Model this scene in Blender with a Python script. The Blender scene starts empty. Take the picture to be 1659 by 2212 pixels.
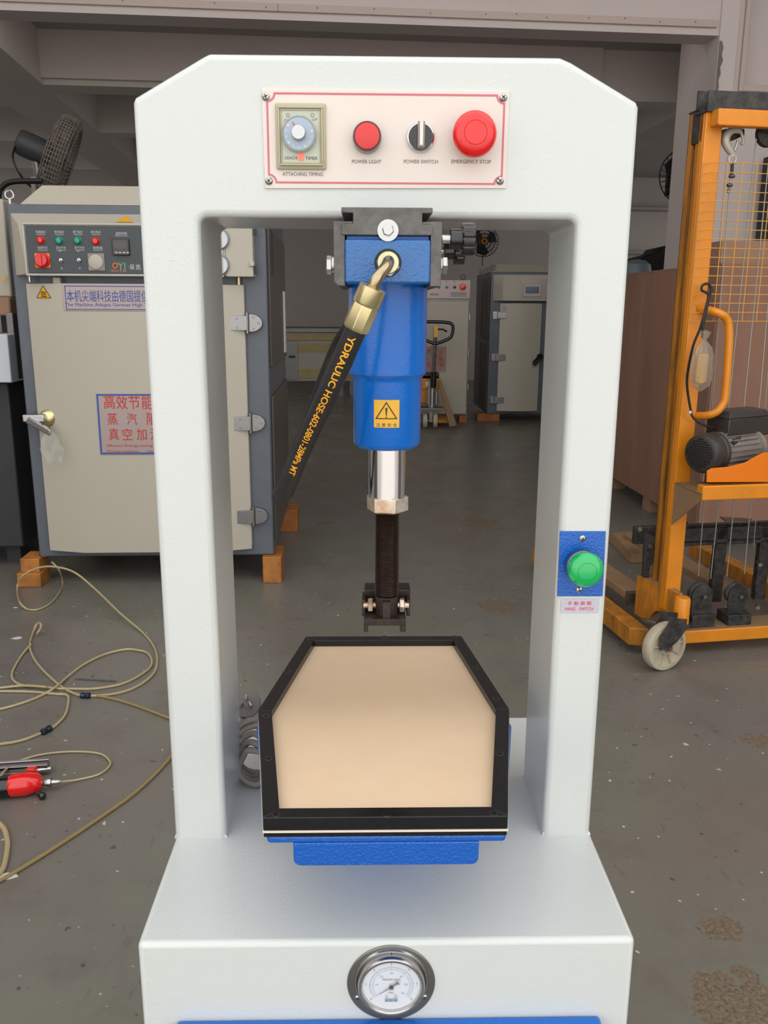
import bpy, bmesh, math, random
from math import sin, cos, pi, radians, atan2, sqrt
from mathutils import Vector, Matrix
random.seed(7)
SC = bpy.context.scene
COL = SC.collection

# ------------------------------------------------------------------ camera
F = 1830.0
EYE = Vector((0, 0, 1.45))
RM = Matrix.Rotation(pi/2 - radians(13.5), 3, 'X') @ Matrix.Rotation(radians(.28), 3, 'Z')
cam = bpy.data.cameras.new('camera'); cam.sensor_fit = 'VERTICAL'; cam.sensor_height = 36
cam.lens = F/2212*36; cam.clip_start = .05; cam.clip_end = 200
co = bpy.data.objects.new('camera', cam); COL.objects.link(co)
co.matrix_world = Matrix.Translation(EYE) @ RM.to_4x4()
SC.camera = co
# ------------------------------------------------------------------ daylight and exposure
w = bpy.data.worlds.new('sky'); SC.world = w; w.use_nodes = True
bg = w.node_tree.nodes['Background']; bg.inputs[0].default_value = (.985, .985, .972, 1); bg.inputs[1].default_value = 1.8
pl = bpy.data.lights.new('daylight_portal', 'AREA'); pl.shape = 'RECTANGLE'; pl.size = 9.0; pl.size_y = 6.4
pl.cycles.is_portal = True
pl2 = bpy.data.lights.new('roof_gap_portal', 'AREA'); pl2.shape = 'RECTANGLE'; pl2.size = 12.0; pl2.size_y = 3.2; pl2.cycles.is_portal = True  # spans the unseen roof gap added to brighten the press base
po2 = bpy.data.objects.new('roof_gap_portal', pl2); COL.objects.link(po2); po2.location = (.5, .75, 6.38)
po = bpy.data.objects.new('daylight_portal', pl); COL.objects.link(po)
po.matrix_world = Matrix.Translation((.5, -.89, 3.2)) @ Matrix.Rotation(pi/2, 4, 'X')
added_sun = bpy.data.lights.new('added_sun', 'SUN'); added_sun.energy = 5; added_sun.angle = .02; added_sun.color = (1, .95, .88)
so = bpy.data.objects.new('added_sun', added_sun); COL.objects.link(so); so.rotation_euler = (radians(-38), 0, radians(10))   # added behind the building: the sunlit yard bounces light indoors
for _x, _r in ((-9.85, -pi/2), (8.85, pi/2)):      # unseen side windows, added to brighten the hall
    _l = bpy.data.lights.new('added_window_portal', 'AREA'); _l.shape = 'RECTANGLE'; _l.size = 8.0; _l.size_y = 2.4; _l.cycles.is_portal = True
    _o = bpy.data.objects.new('added_window_portal', _l); COL.objects.link(_o)
    _o.matrix_world = Matrix.Translation((_x, 13, 2.3)) @ Matrix.Rotation(_r, 4, 'Z') @ Matrix.Rotation(pi/2, 4, 'X')
SC.view_settings.view_transform = 'Standard'; SC.view_settings.look = 'None'
SC.view_settings.gamma = 1; SC.view_settings.exposure = 0; SC.view_settings.use_curve_mapping = False

# ------------------------------------------------------------------ measuring (pixel of the 1659x2212 photo -> point on a real plane)
def ray(px, py): return RM @ Vector(((px-829.5)/F, -(py-1106)/F, -1.0))
def atz(px, py, z=0.0):
    d = ray(px, py); return EYE + d*((z-EYE.z)/d.z)
class Fr:
    def __init__(s, o, a): s.o = Vector(o); s.a = radians(a); s.M = Matrix.Rotation(s.a, 3, 'Z')
    def _h(s, px, py, off, n):
        o = s.o + s.M @ off; n = s.M @ n; d = ray(px, py)
        p = EYE + d*((o-EYE).dot(n)/d.dot(n)); return s.M.transposed() @ (p-s.o)
    def y(s, px, py, y=0.0): return s._h(px, py, Vector((0, y, 0)), Vector((0, 1, 0)))
    def x(s, px, py, x=0.0): return s._h(px, py, Vector((x, 0, 0)), Vector((1, 0, 0)))
    def z(s, px, py, z=0.0): return s.M.transposed() @ (atz(px, py, z)-s.o)

# ------------------------------------------------------------------ materials
def lin(c):
    c = c/255
    return c/12.92 if c <= .04045 else ((c+.055)/1.055)**2.4
def rgb(t): return (lin(t[0]), lin(t[1]), lin(t[2]), 1)
MATS = {}
def mat(name, col, rough=.5, metal=0, noise=None, bump=None, coat=0, emit=None, alpha=1, trans=0, col2=None, stretch=None, spec=.5):
    """noise=(scale, amount) mixes towards col2 ; bump=(scale, distance)"""
    m = bpy.data.materials.new(name); m.use_nodes = True; MATS[name] = m
    nt = m.node_tree; N = nt.nodes; L = nt.links; b = N['Principled BSDF']
    b.inputs['Base Color'].default_value = rgb(col); b.inputs['Roughness'].default_value = rough
    b.inputs['Metallic'].default_value = metal; b.inputs['Coat Weight'].default_value = coat; b.inputs['Coat Roughness'].default_value = .12
    b.inputs['Alpha'].default_value = alpha; b.inputs['Transmission Weight'].default_value = trans
    b.inputs['Specular IOR Level'].default_value = spec
    tc = N.new('ShaderNodeTexCoord'); src = tc.outputs['Object']
    if stretch:
        mp = N.new('ShaderNodeMapping'); mp.inputs['Scale'].default_value = stretch; L.new(src, mp.inputs[0]); src = mp.outputs[0]
    if noise:
        n = N.new('ShaderNodeTexNoise'); n.inputs['Scale'].default_value = noise[0]; n.inputs['Detail'].default_value = 5; n.inputs['Roughness'].default_value = .65
        L.new(src, n.inputs['Vector'])
        r = N.new('ShaderNodeValToRGB'); c2 = col2 or tuple(max(0, c*.6) for c in col)
        r.color_ramp.elements[0].position = .5-.2*noise[1]; r.color_ramp.elements[1].position = .72
        a = rgb(col); c = rgb(c2); r.color_ramp.elements[0].color = a
        r.color_ramp.elements[1].color = tuple(a[i]*(1-noise[1])+c[i]*noise[1] for i in range(3))+(1,)
        L.new(n.outputs['Fac'], r.inputs[0]); L.new(r.outputs[0], b.inputs['Base Color'])
    if bump:
        n = N.new('ShaderNodeTexNoise'); n.inputs['Scale'].default_value = bump[0]; n.inputs['Detail'].default_value = 3
        L.new(src, n.inputs['Vector'])
        bp = N.new('ShaderNodeBump'); bp.inputs['Distance'].default_value = bump[1]; bp.inputs['Strength'].default_value = 1
        L.new(n.outputs['Fac'], bp.inputs['Height']); L.new(bp.outputs[0], b.inputs['Normal'])
    if emit: b.inputs['Emission Color'].default_value = rgb(emit[0]); b.inputs['Emission Strength'].default_value = emit[1]
    return m

white_paint = mat('white_paint', (207, 211, 209), .3, bump=(230, .00028), coat=.35, noise=(3, .25), col2=(205, 207, 203))
def pimples(m, scale, lo, hi, dist, zone=None):
    nt = m.node_tree; N = nt.nodes; L = nt.links; b = N['Principled BSDF']; tc = N.new('ShaderNodeTexCoord')
    n = N.new('ShaderNodeTexNoise'); n.inputs['Scale'].default_value = scale; n.inputs['Detail'].default_value = 1; L.new(tc.outputs['Object'], n.inputs['Vector'])
    r = N.new('ShaderNodeMapRange'); r.inputs[1].default_value = lo; r.inputs[2].default_value = hi; L.new(n.outputs['Fac'], r.inputs[0]); src = r.outputs[0]
    if zone:
        z = N.new('ShaderNodeTexNoise'); z.inputs['Scale'].default_value = zone; L.new(tc.outputs['Object'], z.inputs['Vector'])
        q = N.new('ShaderNodeMapRange'); q.inputs[1].default_value = .45; q.inputs[2].default_value = .62; L.new(z.outputs['Fac'], q.inputs[0])
        x = N.new('ShaderNodeMath'); x.operation = 'MULTIPLY'; L.new(src, x.inputs[0]); L.new(q.outputs[0], x.inputs[1]); src = x.outputs[0]
    bp = N.new('ShaderNodeBump'); bp.inputs['Distance'].default_value = dist; L.new(src, bp.inputs['Height'])
    if b.inputs['Normal'].links: L.new(b.inputs['Normal'].links[0].from_socket, bp.inputs['Normal'])
    L.new(bp.outputs[0], b.inputs['Normal']); L.new(bp.outputs[0], b.inputs['Coat Normal'])
pimples(white_paint, 330, .60, .74, .00016, 5)
blue_gloss = mat('blue_gloss', (0, 100, 194), .24, bump=(260, .0003), coat=.12)
blue_cast = mat('blue_cast_paint', (22, 98, 168), .22, bump=(330, .0008), coat=.6)
blue_hammer = mat('blue_hammer', (0, 88, 182), .28, bump=(420, .0005), coat=.4)
pimples(blue_hammer, 330, .45, .6, .00016)
pimples(blue_cast, 260, .5, .62, .00014)
black_steel = mat('blackened_steel', (88, 86, 85), .5, .25, noise=(60, .6), col2=(125, 121, 119), bump=(260, .0004))
oily_steel = mat('oily_black_steel', (66, 56, 50), .28, .8, noise=(90, .6), col2=(70, 40, 24), bump=(200, .0003))
foot_steel = mat('foot_steel', (42, 38, 37), .42, .4, noise=(120, .5), col2=(86, 62, 48), bump=(250, .0003))
chrome = mat('chrome', (205, 203, 208), .14, 1, bump=(260, .0002), stretch=(1, 1, .004))
steel = mat('steel', (190, 190, 190), .25, 1, bump=(300, .0001))
dull_steel = mat('dull_steel', (125, 124, 122), .42, .9, noise=(20, .4), col2=(160, 158, 150))
zinc = mat('yellow_zinc', (218, 206, 160), .25, .9, noise=(40, .5), col2=(190, 170, 130))
brass_tube = mat('brass_tube', (190, 175, 145), .2, 1, noise=(15, .5), col2=(150, 125, 85))
nut_plate = mat('nickel_nut', (225, 220, 205), .35, .7, noise=(45, .85), col2=(165, 100, 40))
rubber = mat('hose_rubber', (30, 29, 30), .55, noise=(30, .5), col2=(52, 50, 50), bump=(300, .0002))
yellow_ink = mat('yellow_print', (250, 178, 45), .5)
frame_black = mat('black_anodised', (15, 16, 19), .28, .1, noise=(140, .5), col2=(27, 29, 33), bump=(250, .0001))
hole_black = mat('hole_black', (6, 6, 7), .4)
pad_tan = mat('tan_rubber', (232, 204, 172), .38, noise=(6, .5), col2=(220, 190, 156))
gasket_white = mat('gasket_white', (225, 215, 200), .5)
panel_cream = mat('panel_cream', (224, 213, 205), .35, noise=(12, .35), col2=(226, 202, 196))
pink_ink = mat('pink_print', (205, 105, 125), .4)
grey_ink = mat('grey_print', (110, 104, 104), .5)
dark_ink = mat('dark_print', (35, 34, 36), .5)
timer_beige = mat('timer_beige', (180, 174, 148), .4)
timer_face = mat('timer_face', (190, 194, 180), .4)
dial_blue = mat('dial_blue', (160, 176, 194), .2, coat=.5)
clear_ring = mat('clear_ring', (200, 202, 196), .12, alpha=.45, coat=.6)
red_plastic = mat('red_plastic', (226, 18, 18), .18, coat=.6)
red_lens = mat('red_lens', (214, 26, 30), .12, coat=.5, noise=(60, .2), col2=(190, 14, 20))
red_dark = mat('red_dark_ring', (70, 14, 20), .2, coat=.5)
led_red = mat('led_red', (240, 120, 100), .3, emit=((255, 90, 70), .55))
green_plastic = mat('green_plastic', (0, 176, 92), .16, coat=.8)
green_lamp = mat('green_lamp', (0, 150, 115), .2, coat=.5)
black_plastic = mat('black_plastic', (14, 14, 15), .16, coat=.5)
paper_bright = mat('lever_white', (222, 220, 210), .3)
grey_plastic = mat('grey_plastic', (185, 184, 176), .3)
sticker_yellow = mat('sticker_yellow', (228, 172, 42), .3)
label_lilac = mat('label_lilac', (196, 192, 208), .3, .2)
red_ink = mat('red_print', (214, 52, 56), .5)
cord_grey = mat('cord_grey', (140, 132, 126), .5)
plug_grey = mat('plug_grey', (128, 118, 116), .45)
dial_white = mat('dial_white', (214, 220, 232), .25)
blue_ink = mat('blue_print', (90, 140, 190), .5)
blue_ink2 = mat('blue_sign_print', (48, 84, 165), .5)
glass = mat('gauge_glass', (255, 255, 255), .03, alpha=.12, coat=1)
oven_beige = mat('oven_beige', (186, 180, 165), .38, noise=(2, .3), col2=(176, 168, 154))
oven_grey = mat('oven_blue_grey', (92, 98, 108), .38, noise=(7, .4), col2=(110, 114, 122))
oven_side = mat('oven_side_dark', (88, 84, 78), .4)
panel_dark = mat('panel_charcoal', (66, 72, 76), .4)
white_ink = mat('white_print', (205, 205, 205), .5)
orange_plate = mat('orange_plate', (235, 130, 25), .4)
sign_plate = mat('sign_plate', (168, 152, 148), .3, .35)
red_sign_ink = mat('red_sign_print', (200, 40, 42), .5)
wood_block = mat('wood_block', (176, 112, 56), .6, noise=(12, .7), col2=(120, 62, 24), stretch=(1, 5, 1))
wood_end = mat('wood_end', (190, 125, 58), .6, noise=(9, .7), col2=(104, 56, 22))
plastic_film = mat('plastic_film', (215, 215, 210), .2, alpha=.32, bump=(120, .004), coat=.5)
tank_cream = mat('tank_cream', (205, 180, 135), .35, coat=.3)
bracket_grey = mat('bracket_grey', (110, 122, 130), .5)
dark_machine = mat('dark_machine', (58, 60, 64), .5, noise=(4, .4), col2=(40, 40, 42))
white_box = mat('white_box', (205, 210, 215), .4)
hose_clear = mat('hose_clear', (186, 170, 128), .2, coat=.5, alpha=.92)
hose_amber = mat('hose_amber', (150, 132, 88), .35)
fitting_blue = mat('fitting_dark_blue', (28, 32, 52), .25)
lift_yellow = mat('lift_yellow', (232, 142, 24), .38, noise=(6, .55), col2=(190, 120, 30), coat=.2)
lift_worn = mat('lift_worn_yellow', (205, 128, 34), .45, noise=(10, .8), col2=(84, 76, 40), stretch=(2, 2, .6))
lift_dusty = mat('lift_dusty', (150, 118, 84), .7, noise=(8, .5), col2=(120, 105, 92))
lift_black = mat('lift_black', (34, 33, 33), .5, noise=(30, .6), col2=(92, 88, 84))
motor_grey = mat('motor_grey', (150, 142, 136), .5, .3, noise=(20, .4), col2=(120, 112, 106))
pale_hook = mat('pale_hook', (205, 200, 190), .4, .2)
hinge_steel = mat('hinge_steel', (150, 149, 150), .3, 1, bump=(40, .0003))
motor_black = mat('motor_black', (56, 52, 50), .4, noise=(20, .4), col2=(70, 64, 60))
wire_yellow = mat('wire_yellow', (214, 158, 70), .45)
cable_grey = mat('steel_cable', (165, 166, 160), .4, .6)
nylon = mat('nylon_wheel', (196, 188, 165), .45, noise=(9, .6), col2=(140, 122, 96))
bag_film = mat('bag_film', (178, 165, 150), .3, alpha=.4, bump=(60, .006), coat=.3)
pendant_yellow = mat('pendant_yellow', (232, 178, 20), .4)
crate_wood = mat('crate_plywood', (156, 116, 96), .6, noise=(1.6, .6), col2=(126, 92, 76), stretch=(3, 3, .5))
carton = mat('carton_brown', (160, 125, 100), .7)
wall_paint = mat('wall_paint', (206, 196, 194), .75, noise=(1.2, .3), col2=(190, 182, 180))
wall_inner = mat('wall_inner_paint', (205, 198, 194), .8, noise=(.8, .3), col2=(188, 182, 178))
soffit = mat('soffit_paint', (175, 172, 169), .8)
trim_wood = mat('trim_batten', (192, 178, 172), .6)
truck_yellow = mat('truck_yellow', (215, 140, 30), .4, noise=(6, .5), col2=(150, 96, 40))
screen_blue = mat('screen_blue', (52, 64, 88), .15, coat=.5)
fan_dust = mat('fan_dusty', (92, 84, 78), .7, noise=(14, .7), col2=(138, 130, 120))
fan_black = mat('fan_black', (24, 24, 25), .45)
paper = mat('paper_white', (205, 205, 205), .8)
foam = mat('pale_yellow_foam', (186, 168, 118), .7, noise=(6, .5), col2=(205, 190, 150))
white_ptd = mat('notice_paper', (175, 150, 142), .6, noise=(25, .6), col2=(120, 62, 56))

def floor_mat():
    m = bpy.data.materials.new('epoxy_floor'); m.use_nodes = True; nt = m.node_tree; N = nt.nodes; L = nt.links
    b = N['Principled BSDF']; b.inputs['Specular IOR Level'].default_value = .32; tc = N.new('ShaderNodeTexCoord'); P = tc.outputs['Object']
    def noise(sc, det=4, ro=.6, vec=P):
        n = N.new('ShaderNodeTexNoise'); n.inputs['Scale'].default_value = sc; n.inputs['Detail'].default_value = det; n.inputs['Roughness'].default_value = ro
        L.new(vec, n.inputs['Vector']); return n.outputs['Fac']
    def ramp(s, p0, p1, v0=0, v1=1):
        r = N.new('ShaderNodeMapRange'); r.inputs[1].default_value = p0; r.inputs[2].default_value = p1; r.inputs[3].default_value = v0; r.inputs[4].default_value = v1
        L.new(s, r.inputs[0]); return r.outputs[0]
    def mix(f, a, c):
        x = N.new('ShaderNodeMix'); x.data_type = 'RGBA'; L.new(f, x.inputs[0])
        if isinstance(a, tuple): x.inputs[6].default_value = a
        else: L.new(a, x.inputs[6])
        if isinstance(c, tuple): x.inputs[7].default_value = c
        else: L.new(c, x.inputs[7])
        return x.outputs[2]
    def math_(op, a, c):
        x = N.new('ShaderNodeMath'); x.operation = op
        for i, q in enumerate((a, c)):
            if isinstance(q, (int, float)): x.inputs[i].default_value = q
            else: L.new(q, x.inputs[i])
        return x.outputs[0]
    c = mix(ramp(noise(1.1), .4, .65), rgb((119, 119, 109)), rgb((117, 110, 107)))
    c = mix(ramp(noise(4.5, 6, .7), .52, .7, 0, .55), c, rgb((100, 95, 87)))
    c = mix(ramp(noise(.5), .45, .7, 0, .6), c, rgb((110, 99, 86)))
    mp = N.new('ShaderNodeMapping'); mp.inputs['Scale'].default_value = (9, 2.2, 1); mp.inputs['Rotation'].default_value = (0, 0, .5); L.new(P, mp.inputs[0])
    c = mix(ramp(noise(5, 4, .6, mp.outputs[0]), .62, .70, 0, .5), c, rgb((92, 88, 84)))
    c = mix(ramp(noise(26, 2, .5), .70, .735, 0, .75), c, rgb((70, 66, 60)))
    c = mix(ramp(noise(38, 1, .5), .745, .765, 0, .7), c, rgb((215, 212, 200)))
    worn = None
    for (px, py, rad) in [(1548, 2008, .045), (1570, 2002, .045), (1560, 2150, .075), (1585, 2180, .09), (1625, 2165, .07), (1540, 2190, .05), (1640, 1600, .06), (1610, 2105, .03), (1038, 1128, .12), (1080, 1310, .11), (700, 1130, .06)]:
        p = atz(px, py)
        d = N.new('ShaderNodeVectorMath'); d.operation = 'DISTANCE'; L.new(P, d.inputs[0]); d.inputs[1].default_value = (p.x, p.y, 0)
        v = math_('SUBTRACT', math_('DIVIDE', d.outputs['Value'], rad), 0)
        worn = v if worn is None else math_('MINIMUM', worn, v)
    wn = math_('ADD', worn, ramp(noise(22, 6, .75), .15, .85, -.9, .9))
    msk = ramp(wn, .86, .94, 1, 0)
    wc = mix(ramp(noise(90, 8, .9), .36, .66), rgb((64, 54, 44)), rgb((150, 134, 114)))
    c = mix(msk, c, wc)
    L.new(c, b.inputs['Base Color'])
    ro = ramp(noise(2.5), .3, .7, .24, .4); ro2 = math_('MAXIMUM', ro, math_('MULTIPLY', msk, .9)); L.new(ro2, b.inputs['Roughness'])
    bp = N.new('ShaderNodeBump'); bp.inputs['Distance'].default_value = .004; bp.inputs['Strength'].default_value = .35
    L.new(math_('SUBTRACT', noise(30, 3), math_('MULTIPLY', msk, noise(150, 3))), bp.inputs['Height']); L.new(bp.outputs[0], b.inputs['Normal'])
    return m
epoxy = floor_mat()

# ------------------------------------------------------------------ geometry helpers
class MB:
    def __init__(s): s.bm = bmesh.new()
    def face(s, pts):
        vs = [s.bm.verts.new(Vector(p)) for p in pts]; s.bm.faces.new(vs); return s
    def box(s, x0, x1, y0, y1, z0, z1):
        v = [s.bm.verts.new((x, y, z)) for x in (x0, x1) for y in (y0, y1) for z in (z0, z1)]
        for f in ((0, 1, 3, 2), (4, 6, 7, 5), (0, 4, 5, 1), (2, 3, 7, 6), (0, 2, 6, 4), (1, 5, 7, 3)): s.bm.faces.new([v[i] for i in f])
        return s
    def prism(s, pts, axis, a0, a1):
        def mk(p, a): return {'x': (a, p[0], p[1]), 'y': (p[0], a, p[1]), 'z': (p[0], p[1], a)}[axis]
        A = [s.bm.verts.new(mk(p, a0)) for p in pts]; B = [s.bm.verts.new(mk(p, a1)) for p in pts]; n = len(pts)
        s.bm.faces.new(A); s.bm.faces.new(B[::-1])
        for i in range(n): s.bm.faces.new((A[i], B[i], B[(i+1) % n], A[(i+1) % n]))
        return s
    def hexa(s, lo, hi):
        A = [s.bm.verts.new(p) for p in lo]; B = [s.bm.verts.new(p) for p in hi]
        s.bm.faces.new(A); s.bm.faces.new(B[::-1]); n = len(lo)
        for i in range(n): s.bm.faces.new((A[i], B[i], B[(i+1) % n], A[(i+1) % n]))
        return s
    def lathe(s, prof, o, ax, n=32, fl=None, ph=0, cap=True):
        """prof = [(radius, height along axis)]; fl(i, j, r) may change the radius"""
        ax = Vector(ax).normalized(); u = ax.orthogonal().normalized(); v = ax.cross(u); o = Vector(o)
        if abs(ax.z) > .99: u = Vector((1, 0, 0)); v = ax.cross(u)
        rings = []
        for i, (r, h) in enumerate(prof):
            if r < 1e-7: rings.append([s.bm.verts.new(o+ax*h)]); continue
            R = []
            for j in range(n):
                a = 2*pi*j/n+ph; rr = fl(i, j, r) if fl else r
                R.append(s.bm.verts.new(o+ax*h+u*cos(a)*rr+v*sin(a)*rr))
            rings.append(R)
        for A, B in zip(rings, rings[1:]):
            if len(A) == 1 and len(B) == 1: continue
            for j in range(n):
                k = (j+1) % n
                if len(A) == 1: s.bm.faces.new((A[0], B[j], B[k]))
                elif len(B) == 1: s.bm.faces.new((A[j], B[0], A[k]))
                else: s.bm.faces.new((A[j], B[j], B[k], A[k]))
        for R in ((rings[0], rings[-1]) if cap else ()):
            if len(R) > 2: s.bm.faces.new(R)
        return s
    def cyl(s, p0, p1, r, n=24, r2=None, ph=0):
        p0 = Vector(p0); p1 = Vector(p1); L = (p1-p0).length
        return s.lathe([(r, 0), (r if r2 is None else r2, L)], p0, p1-p0, n, ph=ph)
    def tube(s, pts, r, n=10, closed=False):
        P = [Vector(p) for p in pts]; m = len(P); rings = []; up = None
        for i in range(m):
            if closed: t = P[(i+1) % m]-P[i-1]
            else: t = P[min(i+1, m-1)]-P[max(i-1, 0)]
            t.normalize()
            if up is None: up = t.orthogonal().normalized()
            up = (up-t*up.dot(t)).normalized(); v = t.cross(up)
            rr = r(i/(m-1)) if callable(r) else r
            rings.append([s.bm.verts.new(P[i]+up*cos(2*pi*j/n)*rr+v*sin(2*pi*j/n)*rr) for j in range(n)])
        prs = list(zip(rings, rings[1:]))
        if closed: prs.append((rings[-1], rings[0]))
        for A, B in prs:
            for j in range(n): s.bm.faces.new((A[j], B[j], B[(j+1) % n], A[(j+1) % n]))
        if not closed: s.bm.faces.new(rings[0]); s.bm.faces.new(rings[-1][::-1])
        return s
    def ring(s, c, ax, R, r, n=40, m=8):
        ax = Vector(ax).normalized(); u = ax.orthogonal().normalized(); v = ax.cross(u); c = Vector(c)
        return s.tube([c+u*cos(2*pi*i/n)*R+v*sin(2*pi*i/n)*R for i in range(n)], r, m, True)
    def sph(s, c, r, n=20, sc=(1, 1, 1)):
        mtx = Matrix.Translation(c) @ Matrix.Diagonal((*[r*q for q in sc], 1))
        bmesh.ops.create_uvsphere(s.bm, u_segments=n, v_segments=max(6, n//2), radius=1, matrix=mtx); return s
def spline(pts, k=8, closed=False):
    P = [Vector(p) for p in pts]; n = len(P); out = []
    rg = range(n) if closed else range(n-1)
    for i in rg:
        if closed: a, b, c, d = P[i-1], P[i], P[(i+1) % n], P[(i+2) % n]
        else: a, b, c, d = P[max(i-1, 0)], P[i], P[i+1], P[min(i+2, n-1)]
        for j in range(k):
            t = j/k
            out.append(.5*((2*b)+(c-a)*t+(2*a-5*b+4*c-d)*t*t+(3*b-a-3*c+d)*t**3))
    if not closed: out.append(P[-1])
    return out
def link(name, me, m, parent, bev=0, seg=2, label=None, smooth=True, kind=None):
    for mm in (m if isinstance(m, (list, tuple)) else [m]): me.materials.append(mm)
    if smooth:
        me.shade_smooth(); me.set_sharp_from_angle(angle=radians(38))
    o = bpy.data.objects.new(name, me); COL.objects.link(o)
    if parent: o.parent = parent
    if bev:
        b = o.modifiers.new('bevel', 'BEVEL'); b.width = bev; b.segments = seg; b.limit_method = 'ANGLE'; b.angle_limit = radians(38)
        b.harden_normals = False
    if label: o['label'] = label
    if kind: o['kind'] = kind
    return o
def part(name, mb, m, parent=None, bev=0, seg=2, label=None, smooth=True, kind=None):
    bmesh.ops.recalc_face_normals(mb.bm, faces=mb.bm.faces)
    me = bpy.data.meshes.new(name); mb.bm.to_mesh(me); mb.bm.free()
    return link(name, me, m, parent, bev, seg, label, smooth, kind)
def tag(o, label, cat, group=None):
    o['label'] = label; o['category'] = cat
    if group: o['group'] = group
    return o
def thing(name, label, cat, loc=(0, 0, 0), a=0, group=None, parent=None):
    o = bpy.data.objects.new(name, None); COL.objects.link(o); o.location = loc; o.rotation_euler = (0, 0, a); o.empty_display_size = .05
    if label: tag(o, label, cat, group)
    if parent: o.parent = parent
    return o
def node(name, parent): return thing(name, None, None, parent=parent)
def struct(name, mb, m, bev=0, parent=None):
    o = part(name, mb, m, parent, bev); o['kind'] = 'structure'; return o
def dup(o, parent, M):
    c = o.copy(); COL.objects.link(c); c.parent = parent; c.matrix_local = M; return c
def text_mesh(s, w=None, h=None, sx=1, fat=0):
    cu = bpy.data.curves.new('t', 'FONT'); cu.body = s; cu.size = 1; cu.resolution_u = 3; cu.offset = fat
    ob = bpy.data.objects.new('t', cu); COL.objects.link(ob)
    dg = bpy.context.evaluated_depsgraph_get()
    me = bpy.data.meshes.new_from_object(ob.evaluated_get(dg)); bpy.data.objects.remove(ob); bpy.data.curves.remove(cu)
    me.materials.clear()
    xs = [v.co.x for v in me.vertices]; ys = [v.co.y for v in me.vertices]
    x0, x1, y0, y1 = min(xs), max(xs), min(ys), max(ys)
    ky = (h/(y1-y0)) if h else None; kx = (w/(x1-x0)) if w else ky*sx
    if ky is None: ky = kx
    for v in me.vertices: v.co = ((v.co.x-(x0+x1)/2)*kx, (v.co.y-(y0+y1)/2)*ky, 0)
    return me
def txt(parent, s, c, m, w=None, h=None, name='lettering', M=None, fat=0):
    """flat lettering centred at c, facing -Y (or oriented by M)"""
    me = text_mesh(s, w, h, fat=fat)
    if M is None: M = Matrix.Translation(c) @ Matrix.Rotation(pi/2, 4, 'X')
    me.transform(M)
    return link(name, me, m, parent, smooth=False)
def hexn(mb, c, ax, r, h, ph=0): return mb.lathe([(r*.9, 0), (r, h*.12), (r, h*.85), (r*.86, h)], c, ax, 6, ph=ph)

# ================================================================== SETTING
RA = radians(5.4)
W = Fr((0, 7.5, 0), 5.4)          # plane of the partition with the wide opening
def wroot(mb, name, m, bev=0):
    o = struct(name, mb, m, bev); o.location = W.o; o.rotation_euler = (0, 0, RA); return o
struct('floor', MB().box(-14, 14, -1.1, 26, -.1, 0), epoxy)
struct('ground', MB().box(-30, 30, -40, -1.1, -.11, -.01), mat('yard_concrete', (200, 196, 188), .8, noise=(1.5, .3)))
# partition: lintel and right side with the window recess
wl = MB().box(-9, 2.77, 0, .25, 3.665, 6.5)
wroot(wl, 'wall_middle', wall_paint)
struct_trim = wroot(MB().box(-9, 2.74, -.025, .0, 3.72, 3.775), 'trim_1', trim_wood, .003)
for i, x in enumerate([-2.6, -2.05, -1.35, -.95, -.55, -.1, .35, .8, 1.05, 1.3, 1.65, 1.95, 2.25, 2.55]):
    part('nail', MB().cyl((x, -.024, 3.745+.008*(i % 3)), (x, -.028, 3.745+.008*(i % 3)), .006, 8), grey_ink, struct_trim)
part('joint', MB().box(-.86, -.855, -.0265, -.02, 3.72, 3.775), grey_ink, struct_trim)
# right pillar (door jamb)
wroot(MB().box(2.77, 2.93, -.02, .75, 0, 6.5), 'trim_2', wall_paint, .006)
rw = MB()
rw.box(2.93, 7, .03, .3, 0, 3.29); rw.box(2.93, 3.02, .03, .3, 3.29, 6.5); rw.box(3.9, 7, .03, .3, 3.29, 6.5); rw.box(3.02, 3.9, .25, .3, 3.29, 6.5)
wroot(rw, 'wall_right_front', wall_paint)
wroot(MB().box(2.99, 3.03, -.0, .25, 3.25, 6.5).box(3.03, 3.95, -.0, .27, 3.25, 3.30), 'window_1', trim_wood, .004)
pm = MB(); random.seed(3)
pts = [(2.772, 3.60)]
xs = [2.79, 2.81, 2.80, 2.815, 2.795, 2.805, 2.79, 2.80, 2.79]
poly = [(2.773, 3.62)]+[(x, 3.62-.05*i) for i, x in enumerate(xs)]+[(2.773, 3.18)]
pm.prism(poly, 'y', -.026, -.02)
wroot(pm, 'trim_3', mat('bare_plaster', (128, 118, 108), .9, noise=(14, .6), col2=(90, 82, 76)))
# inner hall beams, in the frame of the partition
def beam(n, x0, x1, y0, y1, z0=3.57, z1=4.1, m=wall_inner): return wroot(MB().box(x0, x1, y0, y1, z0, z1), 'trim_%d' % n, m)
beam(4, -3.2, 3.48, 1.86, 2.2, 3.57, 4.1); beam(5, -3.2, 3.48, 4.2, 4.5); beam(6, -3.2, 3.48, 6.5, 6.8)
beam(7, -3.85, -3.2, .45, 12); beam(8, 3.48, 3.93, .45, 12)
beam(9, -10, -3.85, 2.6, 2.9); beam(10, -10, -3.85, 4.9, 5.2); beam(11, -10, -3.85, 7.2, 7.5); beam(12, 3.93, 9, 2.6, 2.9)
beam(13, -3.2, 2.4, 1.8, 1.86, 3.62, 4.08, wall_paint)  # thin facing added to imitate the lit stretch of the first beam
wroot(MB().box(-10, 9, .45, 12.2, 4.05, 4.2), 'ceiling', soffit)
wroot(MB().box(-10, 9, 10.2, 10.4, 0, 4.1), 'wall_back', wall_inner)
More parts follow.
